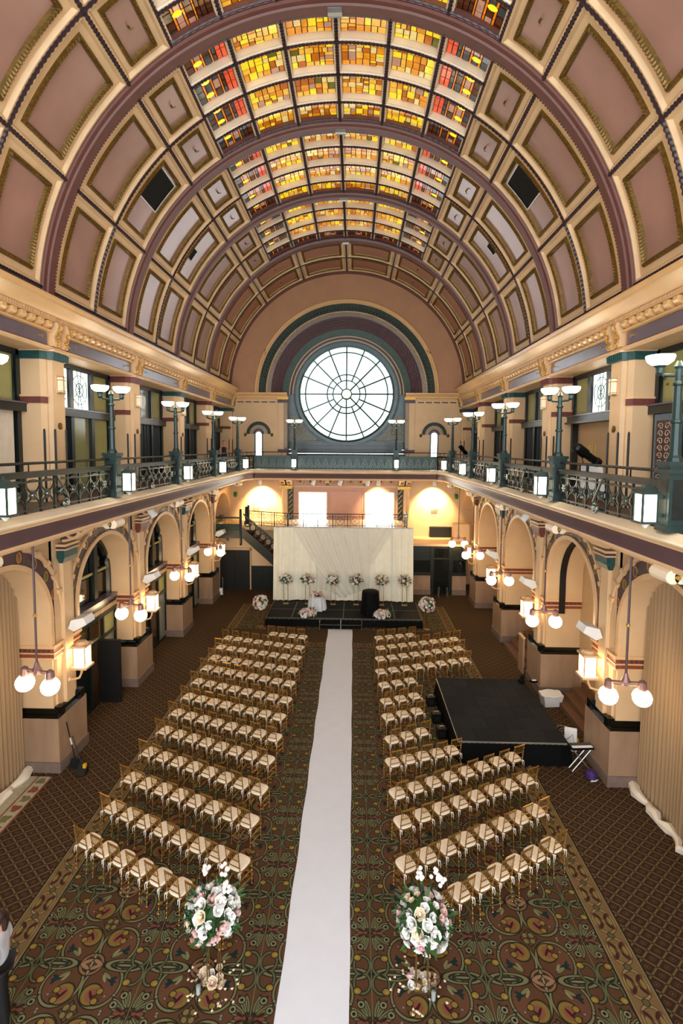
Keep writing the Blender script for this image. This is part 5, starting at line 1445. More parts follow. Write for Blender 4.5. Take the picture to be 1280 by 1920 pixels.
def tall_flowers(label, loc, h, rx, rz, nf, size, nl, seed, pal, w=.11, group='flower arrangements on thin gold stands'):
    t = thing('flower_stand', label, 'flower arrangement', loc, 0, group)
    stand(t, h, w); bouquet(t, (0, 0, h+rz*.75), rx, rz, nf, size, nl, pal, seed, leafsize=size*2.5, core='leaf')
    return t
SZ = .42
for i, x in enumerate((-2.91, -1.79, -.49, .69, 1.98, 3.15)):
    tall_flowers('small blush and white rose ball on gold stand, %s from left along the drape' % ORD[i], (x, 24.62, SZ), 1.05, .30, .28, 40, .062, 40, 20+i, (5, 3, 3, 1), group='rose balls in front of the drape')
tall_flowers('rose ball on gold stand at the left corner of the stage', (-3.80, 22.45, .006), .92, .34, .34, 48, .07, 30, 31, (5, 4, 3, 1))
tall_flowers('rose ball on gold stand at the right corner of the stage', (3.98, 22.42, .006), .92, .36, .36, 50, .07, 30, 32, (7, 3, 2, 1))
tall_flowers('big white and pink bouquet on gold stand, aisle end of left back row', (-1.58, 7.18, .006), .90, .40, .37, 70, .068, 150, 41, (9, 3, 2, 1), w=.09)
tall_flowers('big white and pink bouquet on gold stand, aisle end of right back row', (1.70, 7.22, .006), .86, .41, .37, 74, .068, 150, 42, (9, 3, 2, 1), w=.09)
# a few sprays of white snapdragon standing proud of the two big bouquets
for (bx0, by0, pts) in ((-1.58, 7.18, ((-.16, .10, 1.78), (.16, .08, 1.84), (.22, .0, 1.66))), (1.70, 7.22, ((-.05, .1, 1.80), (.28, .05, 1.72), (.2, .12, 1.80)))):
    par = [o for o in bpy.data.objects if o.name.startswith('flower_stand') and abs(o.location.x-bx0) < .05][0]
    for (dx, dy, z) in pts:
        mb = MB()
        for q in range(9): mb.sphere((dx+rnd.uniform(-.06, .06), dy+rnd.uniform(-.05, .05), z+rnd.uniform(-.10, .08)), .035, .035, .03, 6, 4)
        mb.build('white_spray', 'rose_white', par)
for (x, lab, sd) in ((-1.63, 'left', 51), (1.93, 'right', 52)):
    t = thing('floor_flowers', 'low spreading rose arrangement on the stage edge, %s of the steps' % lab, 'flower arrangement', (x, 22.88, SZ), 0, 'low rose arrangements on the stage edge')
    bouquet(t, (0, 0, .10), .40, .20, 42, .075, 40, (6, 4, 3, 1), sd, flat=True, leafsize=.2, core='leaf')

# petals, loose blooms and hurricane candles at the feet of the two big bouquets
CANDLE = MB().lathe([(.035, 0), (.035, .12), (.0, .13)], 10).mesh('candle', 'rose_white')
GLASS = MB().lathe([(.055, 0), (.06, .01), (.06, .26), (.055, .26), (.055, .02)], 14, caps=False).mesh('glass_cylinder', 'clear_glass') if 'clear_glass' in M else None
g_ = bpy.data.materials.new('clear_glass'); g_.use_nodes = True; M['clear_glass'] = g_
gb_ = g_.node_tree.nodes['Principled BSDF']; gb_.inputs['Transmission Weight'].default_value = 1; gb_.inputs['Roughness'].default_value = .02; gb_.inputs['Base Color'].default_value = (.95, .97, .97, 1)
GLASS = MB().lathe([(.06, 0), (.06, .26), (.056, .26), (.056, .015)], 14, caps=False).mesh('glass_cylinder', 'clear_glass')
def candle(label, x, y):
    t = thing('hurricane_candle', label, 'candle', (x, y, .006), 0, 'white candles in glass cylinders')
    link('candle', CANDLE, t, loc=(0, 0, .0)); link('glass_cylinder', GLASS, t)
candle('white candle in a glass cylinder among petals, left of the runner', -1.78, 7.02)
candle('white candle in a glass cylinder among petals, right of the runner', 1.86, 7.06)
candle('glass candle cylinder at bottom edge, left of the runner', -.86, 6.50)
candle('glass candle cylinder at bottom edge, right of the runner', .90, 6.48)
for (x, y, lab, sd) in ((-1.58, 7.22, 'left', 61), (1.68, 7.26, 'right', 62)):
    t = thing('loose_roses', 'heap of cream roses round the foot of the %s aisle flower stand' % lab, 'roses', (x, y, .006), 0, 'rose heaps at the stand feet')
    rr = random.Random(sd)
    for i in range(14):
        a, r = rr.uniform(0, 2*pi), .22*sqrt(rr.random())
        o = link('rose', ROSE[rr.choices(list(ROSE), (2, 1, 8, 0))[0]], t, loc=(r*cos(a), r*sin(a)*.8, .05), scale=.06*rr.uniform(.8, 1.2)); o.rotation_euler = (rr.uniform(-.6, .6), rr.uniform(-.6, .6), a)
    mb = MB()
    for i in range(34):
        a, r = rr.uniform(0, 2*pi), rr.uniform(.22, .48); px, py = x+r*cos(a), y+r*sin(a)*1.1; w = .028; b = rr.uniform(0, pi)
        mb.add([(px+w*cos(b), py+w*sin(b), .02), (px-w*.8*sin(b), py+w*.8*cos(b), .012), (px-w*cos(b), py-w*sin(b), .022), (px+w*.8*sin(b), py-w*.8*cos(b), .012)], [(0, 1, 2, 3)])
    ob = mb.build('petals', 'rose_cream', kind='stuff'); tag(ob, 'scattered cream petals round the %s aisle flower stand' % lab, 'petals')

# ------------------------------------------------------------------ stage with drape, steps and tables
X0, X1, Y0, Y1 = -3.58, 3.78, 22.62, 25.6
stg = thing('stage', 'low black stage platform in front of the ivory drape', 'stage', (0, 22.62, .0))
def rel(o): return o
for i, (a, b) in enumerate(((-3.58, -2.36), (-2.36, .08), (.08, 2.52), (2.52, 3.78))):
    for j, (c_, d_) in enumerate(((0, 1.22), (1.22, 2.46))):
        MB().box(a+.02, b-.02, c_+.02, d_-.02, SZ-.09, SZ-.006).build('deck_panel', 'stage_deck', stg)
mb = MB()
for x in (-3.58, -2.36, .08, 2.52, 3.78): mb = MB().box(x-.022, x+.022, 0, 2.46, SZ-.08, SZ); mb.build('deck_edging', 'stage_line', stg)
for y in (0.01, 1.22): MB().box(-3.58, 3.78, y-.02, y+.02, SZ-.08, SZ-.001).build('deck_edging', 'stage_line', stg)
MB().box(-3.55, 3.75, .05, 2.42, 0.01, SZ-.1).build('understructure', 'black', stg)
def skirt(parent, pts, z0, z1, folds, m='black_cloth', amp=.025, name='skirt'):
    vs = []; fs = []; P = []
    for (p_, q_) in zip(pts, pts[1:]):
        p_, q_ = Vector(p_), Vector(q_); n = max(2, int((q_-p_).length*folds)); nr = Vector((q_.y-p_.y, -(q_.x-p_.x))).normalized()
        for i in range(n): P.append((p_.lerp(q_, i/n), nr))
    P.append((Vector(pts[-1]), nr))
    for i, (p_, nr) in enumerate(P):
        o = amp*(1 if i % 2 else -1)*.6
        vs += [(p_.x+nr.x*(o+amp*1.6), p_.y+nr.y*(o+amp*1.6), z0), (p_.x+nr.x*o*.4, p_.y+nr.y*o*.4, z1)]
    for i in range(len(P)-1): fs.append((2*i, 2*i+2, 2*i+3, 2*i+1))
    return MB().add(vs, fs).build(name, m, parent, smooth=True)
skirt(stg, [(-3.60, 2.44), (-3.60, -.01), (3.80, -.01), (3.80, 2.44)], .01, SZ-.06, 9)
# steps
for i, (xa, xb) in enumerate(((-1.02, -.02), (-.02, .97))):
    t = thing('stage_steps', 'black metal step unit at the stage front, %s of two' % ('left', 'right')[i], 'steps', ((xa+xb)/2, 22.32, .006), 0, 'stage step units')
    hw = (xb-xa)/2-.015
    MB().box(-hw, hw, -.06, .24, .19, .22).build('tread', 'stage_deck', t)
    MB().box(-hw, hw, .0, .02, .06, .19).build('kick_panel', 'black_cloth', t)
    for sg in (-1, 1):
        MB().tube([(sg*hw, -.06, 0), (sg*hw, -.06, .36), (sg*hw, .22, .38), (sg*hw, .24, .02)], .016, 5).build('side_rail', 'grey_metal', t)
    MB().tube([(-hw, -.06, .22), (hw, -.06, .22)], .012, 5).build('front_bar', 'stage_line', t)
# backdrop: pipe and ivory drape with crossed sheer swags
dr = thing('backdrop_drape', 'tall ivory backdrop drape with crossed sheer swags behind the stage', 'drape', (0, 25.3, .0))
def dcloth(name, x0, x1, ztop, zbot, yoff, folds, m, amp=.045, cut=None):
    vs = []; fs = []; n = int((x1-x0)*folds*4); rows = 6
    for j in range(rows+1):
        for i in range(n+1):
            u = i/n; x = x0+(x1-x0)*u; z = ztop+(zbot-ztop)*j/rows
            vs.append((x*(1+.012*j/rows), yoff+amp*sin(u*(x1-x0)*folds*2*pi)*(.6+.4*j/rows)+.02*sin(u*23), z))
    for j in range(rows):
        for i in range(n): fs.append((j*(n+1)+i, j*(n+1)+i+1, (j+1)*(n+1)+i+1, (j+1)*(n+1)+i))
    return MB().add(vs, fs).build(name, m, dr, smooth=True)
dcloth('drape_panel', -3.62, 3.62, 4.27, .43, .0, 2.6, 'drape')
for (a, b) in ((-3.62, -2.55), (2.55, 3.62)): dcloth('side_panel', a, b, 4.28, .43, -.10, 3.2, 'drape')
def swag(sg):
    vs = []; fs = []; nu, nv = 40, 26
    for j in range(nv+1):
        v_ = j/nv
        for i in range(nu+1):
            u = i/nu
            xt = sg*(-2.6+4.2*u); xb = 0
            xb = sg*(-.15+1.5*u)
            zb = .62+.5*u
            x = xt*(1-v_)+xb*v_; z = 4.27*(1-v_)+zb*v_ - .22*sin(pi*v_)*(1-u)
            vs.append((x, -.16-.03*sg+.022*sin(u*34*pi+v_*2), z))
    for j in range(nv):
        for i in range(nu): fs.append((j*(nu+1)+i, j*(nu+1)+i+1, (j+1)*(nu+1)+i+1, (j+1)*(nu+1)+i))
    return MB().add(vs, fs).build('sheer_swag', 'drape_sheer', dr, smooth=True)
swag(1); swag(-1)
MB().tube([(-3.62, 0, 4.28), (3.62, 0, 4.28)], .03, 6).build('pipe', 'grey_metal', dr)
for x in (-3.6, 3.6): MB().tube([(x, .06, .0), (x, .06, 4.28)], .025, 6).build('upright', 'grey_metal', dr)
# cloth-covered tables
def cloth_table(label, loc, r, h, m, folds, amp, topm=None):
    t = thing('cocktail_table', label, 'table', loc)
    vs = [(0, 0, h)]; fs = []; n = folds*4
    for j, (k, z) in enumerate(((.96, h), (1.0, h-.012), (1.01, h-.08), (1.05, h*.5), (1.12, .02))):
        for i in range(n):
            a = 2*pi*i/n; w = 0 if j < 2 else amp*sin(a*folds)*(j-1)/3
            vs.append(((r*k+w)*cos(a), (r*k+w)*sin(a), z))
    for i in range(n): fs.append((0, 1+i, 1+(i+1) % n))
    for j in range(4):
        for i in range(n): fs.append((1+j*n+i, 1+(j+1)*n+i, 1+(j+1)*n+(i+1) % n, 1+j*n+(i+1) % n))
    MB().add(vs, fs).build('tablecloth', m, t, smooth=True)
    MB().lathe([(.25, .01), (.04, .05), (.03, h-.03), (r*.9, h-.02), (r*.9, h-.012)], 14).build('pedestal_table', 'black_metal', t)
    return t
cloth_table('small round table under a white satin cloth on the stage', (-1.25, 23.85, SZ), .40, .66, 'satin', 11, .05)
cloth_table('tall round cocktail table under a black cloth on the stage', (1.38, 23.40, SZ), .40, 1.10, 'black_cloth', 12, .03)
t = thing('table_flowers', 'small rose centrepiece on the white satin table', 'flower arrangement', (-1.22, 23.85, SZ+.665))
bouquet(t, (0, 0, .10), .22, .16, 22, .065, 16, (3, 5, 2, 3), 71, flat=True, leafsize=.12)
for i, dx in enumerate((-.18, .02)):
    t = link('pillar_candle', MB().lathe([(.03, 0), (.03, .30 if i else .22), (.0, .31 if i else .23)], 10).mesh('pillar_candle', 'rose_white'), loc=(-1.25+dx, 23.62 if not i else 24.1, SZ+.662)); tag(t, ('short' if not i else 'tall')+' white pillar candle on the white satin table', 'candle')

# landing railing with circle-and-cross panels
def circle_rail(label, p0, p1, n, h=.86, z=3.99):
    p0, p1 = Vector(p0), Vector(p1); d = p1-p0; ln = d.length
    t = thing('landing_railing', label, 'railing', (p0.x, p0.y, z), atan2(d.y, d.x), 'railings of the upper landing')
    MB().box(0, ln, -.03, .03, h-.04, h).build('top_rail', 'black_metal', t)
    for zz in (.06, .20, h-.18): MB().box(0, ln, -.012, .012, zz, zz+.025).build('cross_rail', 'black_metal', t)
    for i in range(n+1): MB().box(ln*i/n-.02, ln*i/n+.02, -.02, .02, 0, h-.04).build('post', 'black_metal', t)
    for i in range(n):
        c_ = ln*(i+.5)/n; r = .20
        for dx in (-.5, .5): MB().box(c_+dx*ln/n*.62-.01, c_+dx*ln/n*.62+.01, -.01, .01, .06, h-.04).build('bar', 'black_metal', t)
        MB().tube([(c_+r*cos(2*pi*q/16), 0, .45+r*sin(2*pi*q/16)) for q in range(16)], .014, 4, closed=True).build('circle', 'black_metal', t)
        for a in (pi/4, -pi/4): MB().tube([(c_-r*cos(a), 0, .45-r*sin(a)), (c_+r*cos(a), 0, .45+r*sin(a))], .010, 4).build('cross', 'black_metal', t)
    return t
circle_rail('black circle-and-cross railing above the ivory drape', (-3.02, 26.44), (3.42, 26.44), 8)
circle_rail('black circle-and-cross railing running back beside the stair', (-5.4, 27.45), (-3.08, 26.5), 3)
circle_rail('short black railing at right end of the landing', (3.42, 26.5), (3.42, 27.6), 1)
# green pot plants / small things at the far end
t = thing('potted_shrub', 'small dark potted shrub on the left landing', 'plant', (-7.0, 27.32, 3.99))
MB().lathe([(.08, 0), (.11, .16), (.12, .18)], 10).build('pot', 'white_paint', t); bouquet(t, (0, 0, .42), .12, .28, 0, .05, 26, seed=5, leafsize=.14)
for s in (-1, 1):
    t = thing('exit_lamp', 'small green glass lamp high on the far %s wall' % SIDE[s], 'lamp', (s*6.75, 29.86, 5.35), 0)
    MB().lathe([(.06, 0), (.12, .06), (.13, .25), (.10, .30)], 10, (0, 0, 0)).build('glass_shade', 'green_glass', t); MB().box(-.08, .08, .0, .26, .30, .34).build('bracket', 'cream_trim', t)
    t = thing('wall_sconce', 'pale box sconce on the floodlit far %s wall' % SIDE[s], 'sconce', (s*5.45, 30.2, 4.75), 0)
    MB().box(-.16, .16, -.22, -.04, 0, .55).build('shade', 'lantern_glass', t); MB().box(-.05, .05, -.06, 0, .1, .45).build('back_plate', 'cream_trim', t)
    MB().tube([(0, -.1, 0), (0, -.1, -.12), (.06, -.06, -.2)], .025, 6).build('stem', 'cream_trim', t)
t = thing('high_chair', 'dark metal stool in front of the bar door', 'stool', (5.62, 27.55, .0))
for (a, b) in ((-1,-1),(1,-1),(-1,1),(1,1)): MB().tube([(a*.26, b*.2, 0), (a*.22, b*.17, .62)], .018, 5).build('leg', 'grey_metal', t)
MB().box(-.27, .27, -.21, .21, .62, .68).build('seat', 'black_cloth', t)
t = thing('metal_cart', 'small grey metal hand cart by the black door', 'cart', (-7.05, 27.2, .0))
MB().tube([(-.18, 0, .02), (-.18, 0, 1.0), (.18, 0, 1.05), (.18, 0, .02)], .02, 5).build('handle', 'grey_metal', t); MB().box(-.2, .2, -.15, .02, .08, .45).build('body', 'white_paint', t)
for a in (-.16, .16): MB().lathe([(.06, -.02), (.06, .02)], 10).build('wheel', 'black', t, loc=(a, .05, .06), rot=(0, pi/2, 0))
t = thing('exit_sign', 'tiny red alarm box on wall over the black door', 'alarm', (-6.9, 28.44, 2.9)); MB().box(-.06, .06, -.04, .05, 0, .14).build('case', 'rug_red', t); MB().box(-.03, .03, -.05, -.04, .04, .08).build('lens', 'white_paint', t)

# ------------------------------------------------------------------ black riser on the right with its clutter
rz_ = thing('dance_riser', 'large black carpeted riser on the right among the chairs', 'riser', (4.95, 14.6, .006))
x0, x1, y0, y1, hz = -1.52, 1.42, -1.78, 1.82, .60
nx, ny = 6, 6
for i in range(nx):
    for j in range(ny):
        a, b = x0+(x1-x0)*i/nx, x0+(x1-x0)*(i+1)/nx; c_, d_ = y0+(y1-y0)*j/ny, y0+(y1-y0)*(j+1)/ny
        MB().box(a+.003, b-.003, c_+.003, d_-.003, hz-.02, hz).build('carpet_tile', 'riser_a' if (i*3+j*5) % 4 < 2 else 'riser_b', rz_)
MB().box(x0, x1, y0, y1, .05, hz-.021).build('platform', 'black', rz_)
MB().box(x0, x1, y0-.015, y0, hz-.05, hz-.005).box(x0-.015, x0, y0, y1, hz-.05, hz-.005).build('edge_trim', 'grey_metal', rz_)
skirt(rz_, [(x0-.02, y1), (x0-.02, y0-.02), (x1+.02, y0-.02), (x1+.02, y1)], .0, hz-.04, 7, amp=.05)
for i, y in enumerate((13.95, 14.75, 15.75)):
    t = thing('floor_speaker', 'small black floor box beside the riser, %s from the front' % ORD[i], 'speaker', (3.18-.02*i, y, .006), .1)
    MB().box(-.13, .13, -.12, .12, 0, .30).build('case', 'black_metal', t); MB().box(-.09, .09, -.125, -.12, .06, .24).build('grille', 'black', t); MB().tube([(-.06, 0, .30), (-.06, 0, .34), (.06, 0, .34), (.06, 0, .30)], .012, 5).build('handle', 'grey_metal', t)
t = thing('waste_bin', 'white lined plastic bin beside the right pier', 'bin', (7.12, 15.92, .006), .1)
MB().hexa([(-.26,-.16,0),(.26,-.16,0),(.26,.16,0),(-.26,.16,0),(-.33,-.21,.38),(.33,-.21,.38),(.33,.21,.38),(-.33,.21,.38)]).build('tub', 'white_plastic', t)
mb = MB(); P = [(.34*math.copysign(min(1, abs(cos(a))*1.3), cos(a)), .22*math.copysign(min(1, abs(sin(a))*1.3), sin(a)), .38+.02*sin(5*a)) for a in [2*pi*i/24 for i in range(24)]]
mb.tube(P, .022, 5, closed=True).build('bag_rim', 'white_paint', t)
t = thing('keyboard_stand', 'small keyboard on a folding stand at the near riser corner', 'keyboard', (6.60, 12.64, .006), .08)
MB().box(-.30, .30, -.12, .12, .60, .66).build('keyboard_body', 'black_metal', t); MB().box(-.27, .27, -.115, -.02, .66, .668).build('keys', 'white_plastic', t); MB().box(-.27, .27, .0, .1, .66, .672).build('panel', 'blue_wood', t)
for y in (-.08, .08): MB().tube([(-.25, y, 0), (.25, y, .60)], .014, 5).tube([(.25, y, 0), (-.25, y, .60)], .014, 5).build('cross_leg', 'grey_metal', t)
t = thing('white_board', 'white panel leaning behind the small keyboard', 'panel', (6.70, 13.45, .006), -.3)
MB().hexa([(-.16,-.03,0),(.16,-.03,0),(.16,0,0),(-.16,0,0),(-.16,.06,.62),(.16,.06,.62),(.16,.09,.62),(-.16,.09,.62)]).build('board', 'white_paint', t); MB().tube([(-.1,.0,.3),(.05,.03,.45),(.1,.0,.2),(.12,-.04,.0)], .008, 4).build('cable', 'black', t)
t = thing('gear_bag', 'purple and black gear bag on the carpet near the riser corner', 'bag', (6.72, 12.28, .006), .3)
MB().lathe([(.10, 0), (.15, .06), (.14, .16), (.07, .22), (.0, .23)], 10).build('bag_body', 'purple_fabric', t); MB().tube([(-.1, -.12, .02), (.0, -.16, .04), (.1, -.12, .02), (.0, -.1, .05)], .018, 5, closed=True).build('strap', 'white_paint', t)
t = thing('cable_heap', 'heap of black cables and clear wrap right of the riser', 'cables', (6.92, 14.25, .006))
for i in range(5):
    rr = random.Random(i); MB().tube([(rr.uniform(-.03, .03)+(.12+.03*i)*cos(q*.5), (.16+.04*i)*sin(q*.5), .02+.012*i) for q in range(13)], .014, 5, closed=True).build('cable_loop', 'black' if i % 2 else 'grey_metal', t)
t = thing('tripod_bag', 'small yellow-topped tool on the carpet right of the riser', 'tool', (7.0, 13.75, .006)); MB().box(-.05, .05, -.04, .04, 0, .16).build('case', 'yellow_plastic', t); MB().tube([(0,0,.16),(0,.0,.22)], .02, 6).build('knob', 'black', t)
t = thing('stuffed_bundle', 'black bundle lying on the far right riser corner', 'bundle', (6.22, 16.15, .606))
MB().sphere((0, 0, .09), .12, .10, .09, 8, 5).sphere((.05, .02, .2), .07, .07, .08, 8, 5).build('bundle', 'black_cloth', t); MB().sphere((.42, .05, .05), .16, .09, .05, 8, 5).build('folded_cloth', 'black_cloth', t); MB().box(.36, .5, .0, .06, .09, .11).build('label_patch', 'white_paint', t)
mat('riser_a', '#3a3d3e', .75, vary=.18, scale=14) if 'riser_a' not in M else None

# ------------------------------------------------------------------ broom and dustpan by the left pier
t = thing('broom', 'long-handled black broom leaning on the near left pier', 'broom', (-6.72, 12.22, .006))
MB().tube([(.0, 0, .22), (-.22, .02, 1.22)], .014, 6).build('handle', 'black_metal', t); MB().tube([(-.085, .008, .62), (-.13, .012, .80)], .0165, 6).build('grip_band', 'white_paint', t)
MB().hexa([(-.16,-.05,0),(.16,-.05,0),(.16,.05,0),(-.16,.05,0),(-.10,-.03,.24),(.10,-.03,.24),(.10,.03,.24),(-.10,.03,.24)]).build('bristles', 'black', t)
t = thing('dustpan', 'upright black and yellow dustpan beside the broom', 'dustpan', (-6.42, 12.0, .006))
MB().tube([(.0, .03, .16), (-.3, .12, .92)], .012, 6).build('handle', 'black_metal', t); MB().hexa([(-.13,-.14,0),(.13,-.14,0),(.13,.1,0),(-.13,.1,0),(-.13,-.14,.02),(.13,-.14,.02),(.11,.1,.22),(-.11,.1,.22)]).build('pan', 'black', t); MB().box(.03, .11, -.02, .05, .14, .24).build('clip', 'yellow_plastic', t)
# floral rug at the left edge
rg_ = thing('rug', 'sage rug with red and green leaf border in the left arch', 'rug', (-7.72, 10.4, .006))
MB().box(-.5, .28, -1.5, 1.42, 0, .008).build('rug_field', 'rug_sage', rg_); MB().box(.28, .62, -1.5, 1.42, 0, .008).build('rug_border', 'rug_sage', rg_)
MB().box(.26, .30, -1.5, 1.42, .006, .010).box(.60, .64, -1.5, 1.42, .002, .010).build('rug_line', 'rug_red', rg_)
for i in range(9):
    y = -1.3+.32*i; P = [(.45+.10*cos(a)*(1+.35*cos(3*a+i)), y+.15*sin(a)*(1+.35*cos(2*a)), .0105) for a in [2*pi*q/18 for q in range(18)]]
    MB().add(P, [tuple(range(18))]).build('leaf_motif', 'rug_red' if i % 2 else 'rug_green', rg_)

# ------------------------------------------------------------------ stage light, easel sticks and screen on the right balcony
t = thing('stage_light', 'black ellipsoidal stage light clamped on the near right balcony rail', 'stage light', (6.05, 11.75, 8.05), 0)
MB().lathe([(.10, -.42), (.115, -.38), (.115, -.30), (.09, -.28), (.09, .0), (.12, .02), (.13, .30), (.09, .36), (.0, .37)], 14).build('barrel', 'black_metal', t, loc=(.0, .05, .30), rot=(0, radians(-58), radians(12)))
MB().tube([(0, -.16, .28), (.05, -.17, .05), (.05, .17+.1, .05), (0, .16+.1, .28)], .016, 5).build('yoke', 'black_metal', t); MB().tube([(.05, .05, .05), (.05, .05, -.15)], .03, 6).build('clamp', 'black_metal', t)
t = thing('stage_light', 'small black stage light clamped on the far right balcony rail', 'stage light', (5.95, 24.6, 8.05), 0)
MB().lathe([(.10, -.4), (.11, -.3), (.09, .0), (.12, .05), (.12, .3), (.0, .36)], 12).build('barrel', 'black_metal', t, loc=(0, 0, .3), rot=(0, radians(-50), radians(30))); MB().tube([(0, -.16, .28), (.05, 0, .0), (0, .16, .28)], .016, 5).build('yoke', 'black_metal', t)
t = thing('easel', 'wooden easel sticks with white sheet behind the right railing', 'easel', (6.55, 12.55, 7.045), .2)
for (a, b) in ((-.25, -.05), (.25, .05), (0, .15)): MB().tube([(a, b, 0), (a*.3, .0, 1.55)], .018, 5).build('leg', 'wood_stick', t)
MB().hexa([(-.35,-.10,.2),(.35,-.10,.2),(.35,-.08,.2),(-.35,-.08,.2),(-.3,.0,1.05),(.3,.0,1.05),(.3,.02,1.05),(-.3,.02,1.05)]).build('sheet', 'white_paint', t)
t = thing('wall_speaker', 'small black speaker box on the right alcove wall', 'speaker', (8.0, 13.6, 8.7)); MB().box(-.16, .0, -.15, .15, 0, .32).build('case', 'black', t); MB().lathe([(.10, 0), (.10, .01)], 12).build('cone', 'black_metal', t, loc=(-.16, 0, .16), rot=(0, -pi/2, 0))
# blue door in the nearest right upper bay with dark scroll panel; lettering on the pane above
d = struct('door_2', MB().box(7.70, 7.76, 11.05, 11.95, 7.04, 9.3).mesh('door_2', 'door_blue'))
MB().box(7.66, 7.70, 11.2, 11.8, 7.5, 9.15).build('door_pane', 'plum_deep', d)
mb = MB()
for i in range(9):
    for sg in (-1, 1): mb.tube([(7.65, 11.5+sg*(.12+.10*cos(q*.6)*(1-q/16)), 7.65+.17*i+.09*sin(q*.6)*(1-q/16)) for q in range(13)], .010, 4)
mb.build('scroll_grille', 'lattice_cream', d, kind='stuff')

tc_ = bpy.data.curves.new('pane_lettering', 'FONT'); tc_.body = 'EI'; tc_.size = .17; tc_.extrude = .002
tc2 = bpy.data.curves.new('pane_lettering', 'FONT'); tc2.body = 'so'; tc2.size = .11; tc2.extrude = .002
for cu, yy, zz in ((tc_, 11.97, 10.12), (tc2, 11.86, 9.98)):
    tmp = bpy.data.objects.new('tmp_text', cu); COL.objects.link(tmp)
    me = bpy.data.meshes.new_from_object(tmp); bpy.data.objects.remove(tmp, do_unlink=True)
    me.materials.clear(); me.materials.append(M['black'])
    wpar = [o for o in bpy.data.objects if o.name.startswith('window_') and o.parent is None and o.name == 'window_11'][0]
    o = link('pane_lettering', me, wpar, loc=(7.87, yy, zz), rot=(pi/2, 0, -pi/2))

# ------------------------------------------------------------------ people
def skin_body(name, joints, edges, radii, m, parent, sub=2):
    me = bpy.data.meshes.new(name); me.from_pydata(joints, edges, []); me.materials.append(M[m])
    o = link(name, me, parent)
    bpy.context.view_layer.objects.active = o
    md = o.modifiers.new('skin', 'SKIN'); md.use_smooth_shade = True
    for v_, r in zip(me.skin_vertices[0].data, radii): v_.radius = (r, r) if not isinstance(r, tuple) else r
    me.skin_vertices[0].data[0].use_root = True
    sb = o.modifiers.new('sub', 'SUBSURF'); sb.levels = sub; sb.render_levels = sub
    return o
def person(label, loc, rz, joints, edges, radii, head, m_body, skin_parts, hair, extra=None):
    t = thing('person', label, 'person', loc, rz)
    return t
def head_mesh(t, c, yaw=0, r=.095):
    """head with nose, eyes, mouth, ears and hair; faces local -Y before yaw"""
    h = link('head', None, t, loc=c, rot=yaw)
    hb = MB().sphere((0, 0, 0), r*.82, r*.98, r*1.22, 14, 10)
    hb.add([(-.014, -r*.93, -.02), (.014, -r*.93, -.02), (0, -r*1.22, -.022), (0, -r*.95, .03)], [(0, 1, 2), (0, 2, 3), (1, 3, 2)])
    for sg in (-1, 1): hb.sphere((sg*r*.82, .0, -.005), .012, .022, .03, 6, 5)
    hb.build('face', 'skin', h, smooth=True)
    return h
def simple_head(t, c, yaw, hairlen=.0, bun=False):
    r = .098
    ca, sa = cos(yaw), sin(yaw)
    T = lambda p: (c[0]+p[0]*ca-p[1]*sa, c[1]+p[0]*sa+p[1]*ca, c[2]+p[2])
    mb = MB().sphere((0, 0, 0), r*.80, r*.98, r*1.2, 14, 10)
    mb.add([(-.015, -r*.92, -.025), (.015, -r*.92, -.025), (0, -r*1.2, -.028), (0, -r*.94, .03)], [(0, 1, 2), (0, 2, 3), (1, 3, 2)])
    for sg in (-1, 1): mb.sphere((sg*r*.8, .0, -.005), .012, .022, .03, 6, 5)
    mb.v = [T(p) for p in mb.v]; hd = mb.build('head', 'skin', t, smooth=True)
    mb = MB()
    for sg in (-1, 1): mb.sphere((sg*.034, -r*.90, .008), .014, .010, .009, 6, 4)
    mb.v = [T(p) for p in mb.v]; mb.build('eyes', 'hair', hd)
    mb = MB().sphere((0, -r*.88, -.062), .026, .012, .008, 8, 4); mb.v = [T(p) for p in mb.v]; mb.build('mouth', 'rose_pink', hd)
    mb = MB().sphere((0, .018, .022), r*.86, r*1.02, r*1.18, 14, 10)
    vs = []
    for p in mb.v:
        x, y, z = p
        if y < -.045 and z < .06: y = -.045
        vs.append((x, y, z))
    mb.v = vs
    if hairlen: mb.tube([(0, .08, .02), (0, .10, -.06), (0, .09, -.06-hairlen)], [.07, .06, .03], 8)
    if bun: mb.sphere((0, .10, .07), .05, n=8, m=6)
    mb.v = [T(p) for p in mb.v]; mb.build('hair', 'hair', t, smooth=True)
    return hd
def hand(t, w, d, up_, m='skin', sc=1.0, side=1):
    """palm at wrist w, pointing along d, five separate fingers"""
    w, d, up_ = Vector(w), Vector(d).normalized(), Vector(up_).normalized(); lt_ = d.cross(up_).normalized()*side
    mb = MB()
    pal = [w+d*.0, w+d*.045*sc, w+d*.085*sc]
    for i, (off, ln) in enumerate(((-.030, .062), (-.010, .072), (.010, .068), (.029, .052))):
        b = w+d*.075*sc+lt_*off*sc; k = [b, b+d*ln*.5*sc-up_*.006, b+d*ln*.85*sc-up_*.022, b+d*ln*sc-up_*.036]
        mb.tube([tuple(p_) for p_ in k], [.0095*sc, .009*sc, .008*sc, .005*sc], 6)
    b = w+d*.02*sc-lt_*.035*sc; mb.tube([tuple(b), tuple(b+d*.03*sc-lt_*.018*sc), tuple(b+d*.06*sc-lt_*.022*sc-up_*.01)], [.012*sc, .0105*sc, .007*sc], 6)
    mb.tube([tuple(w-d*.02*sc), tuple(pal[1]), tuple(pal[2])], [.024*sc, .036*sc, .034*sc], 8)
    return mb.build('hand', m, t, smooth=True)
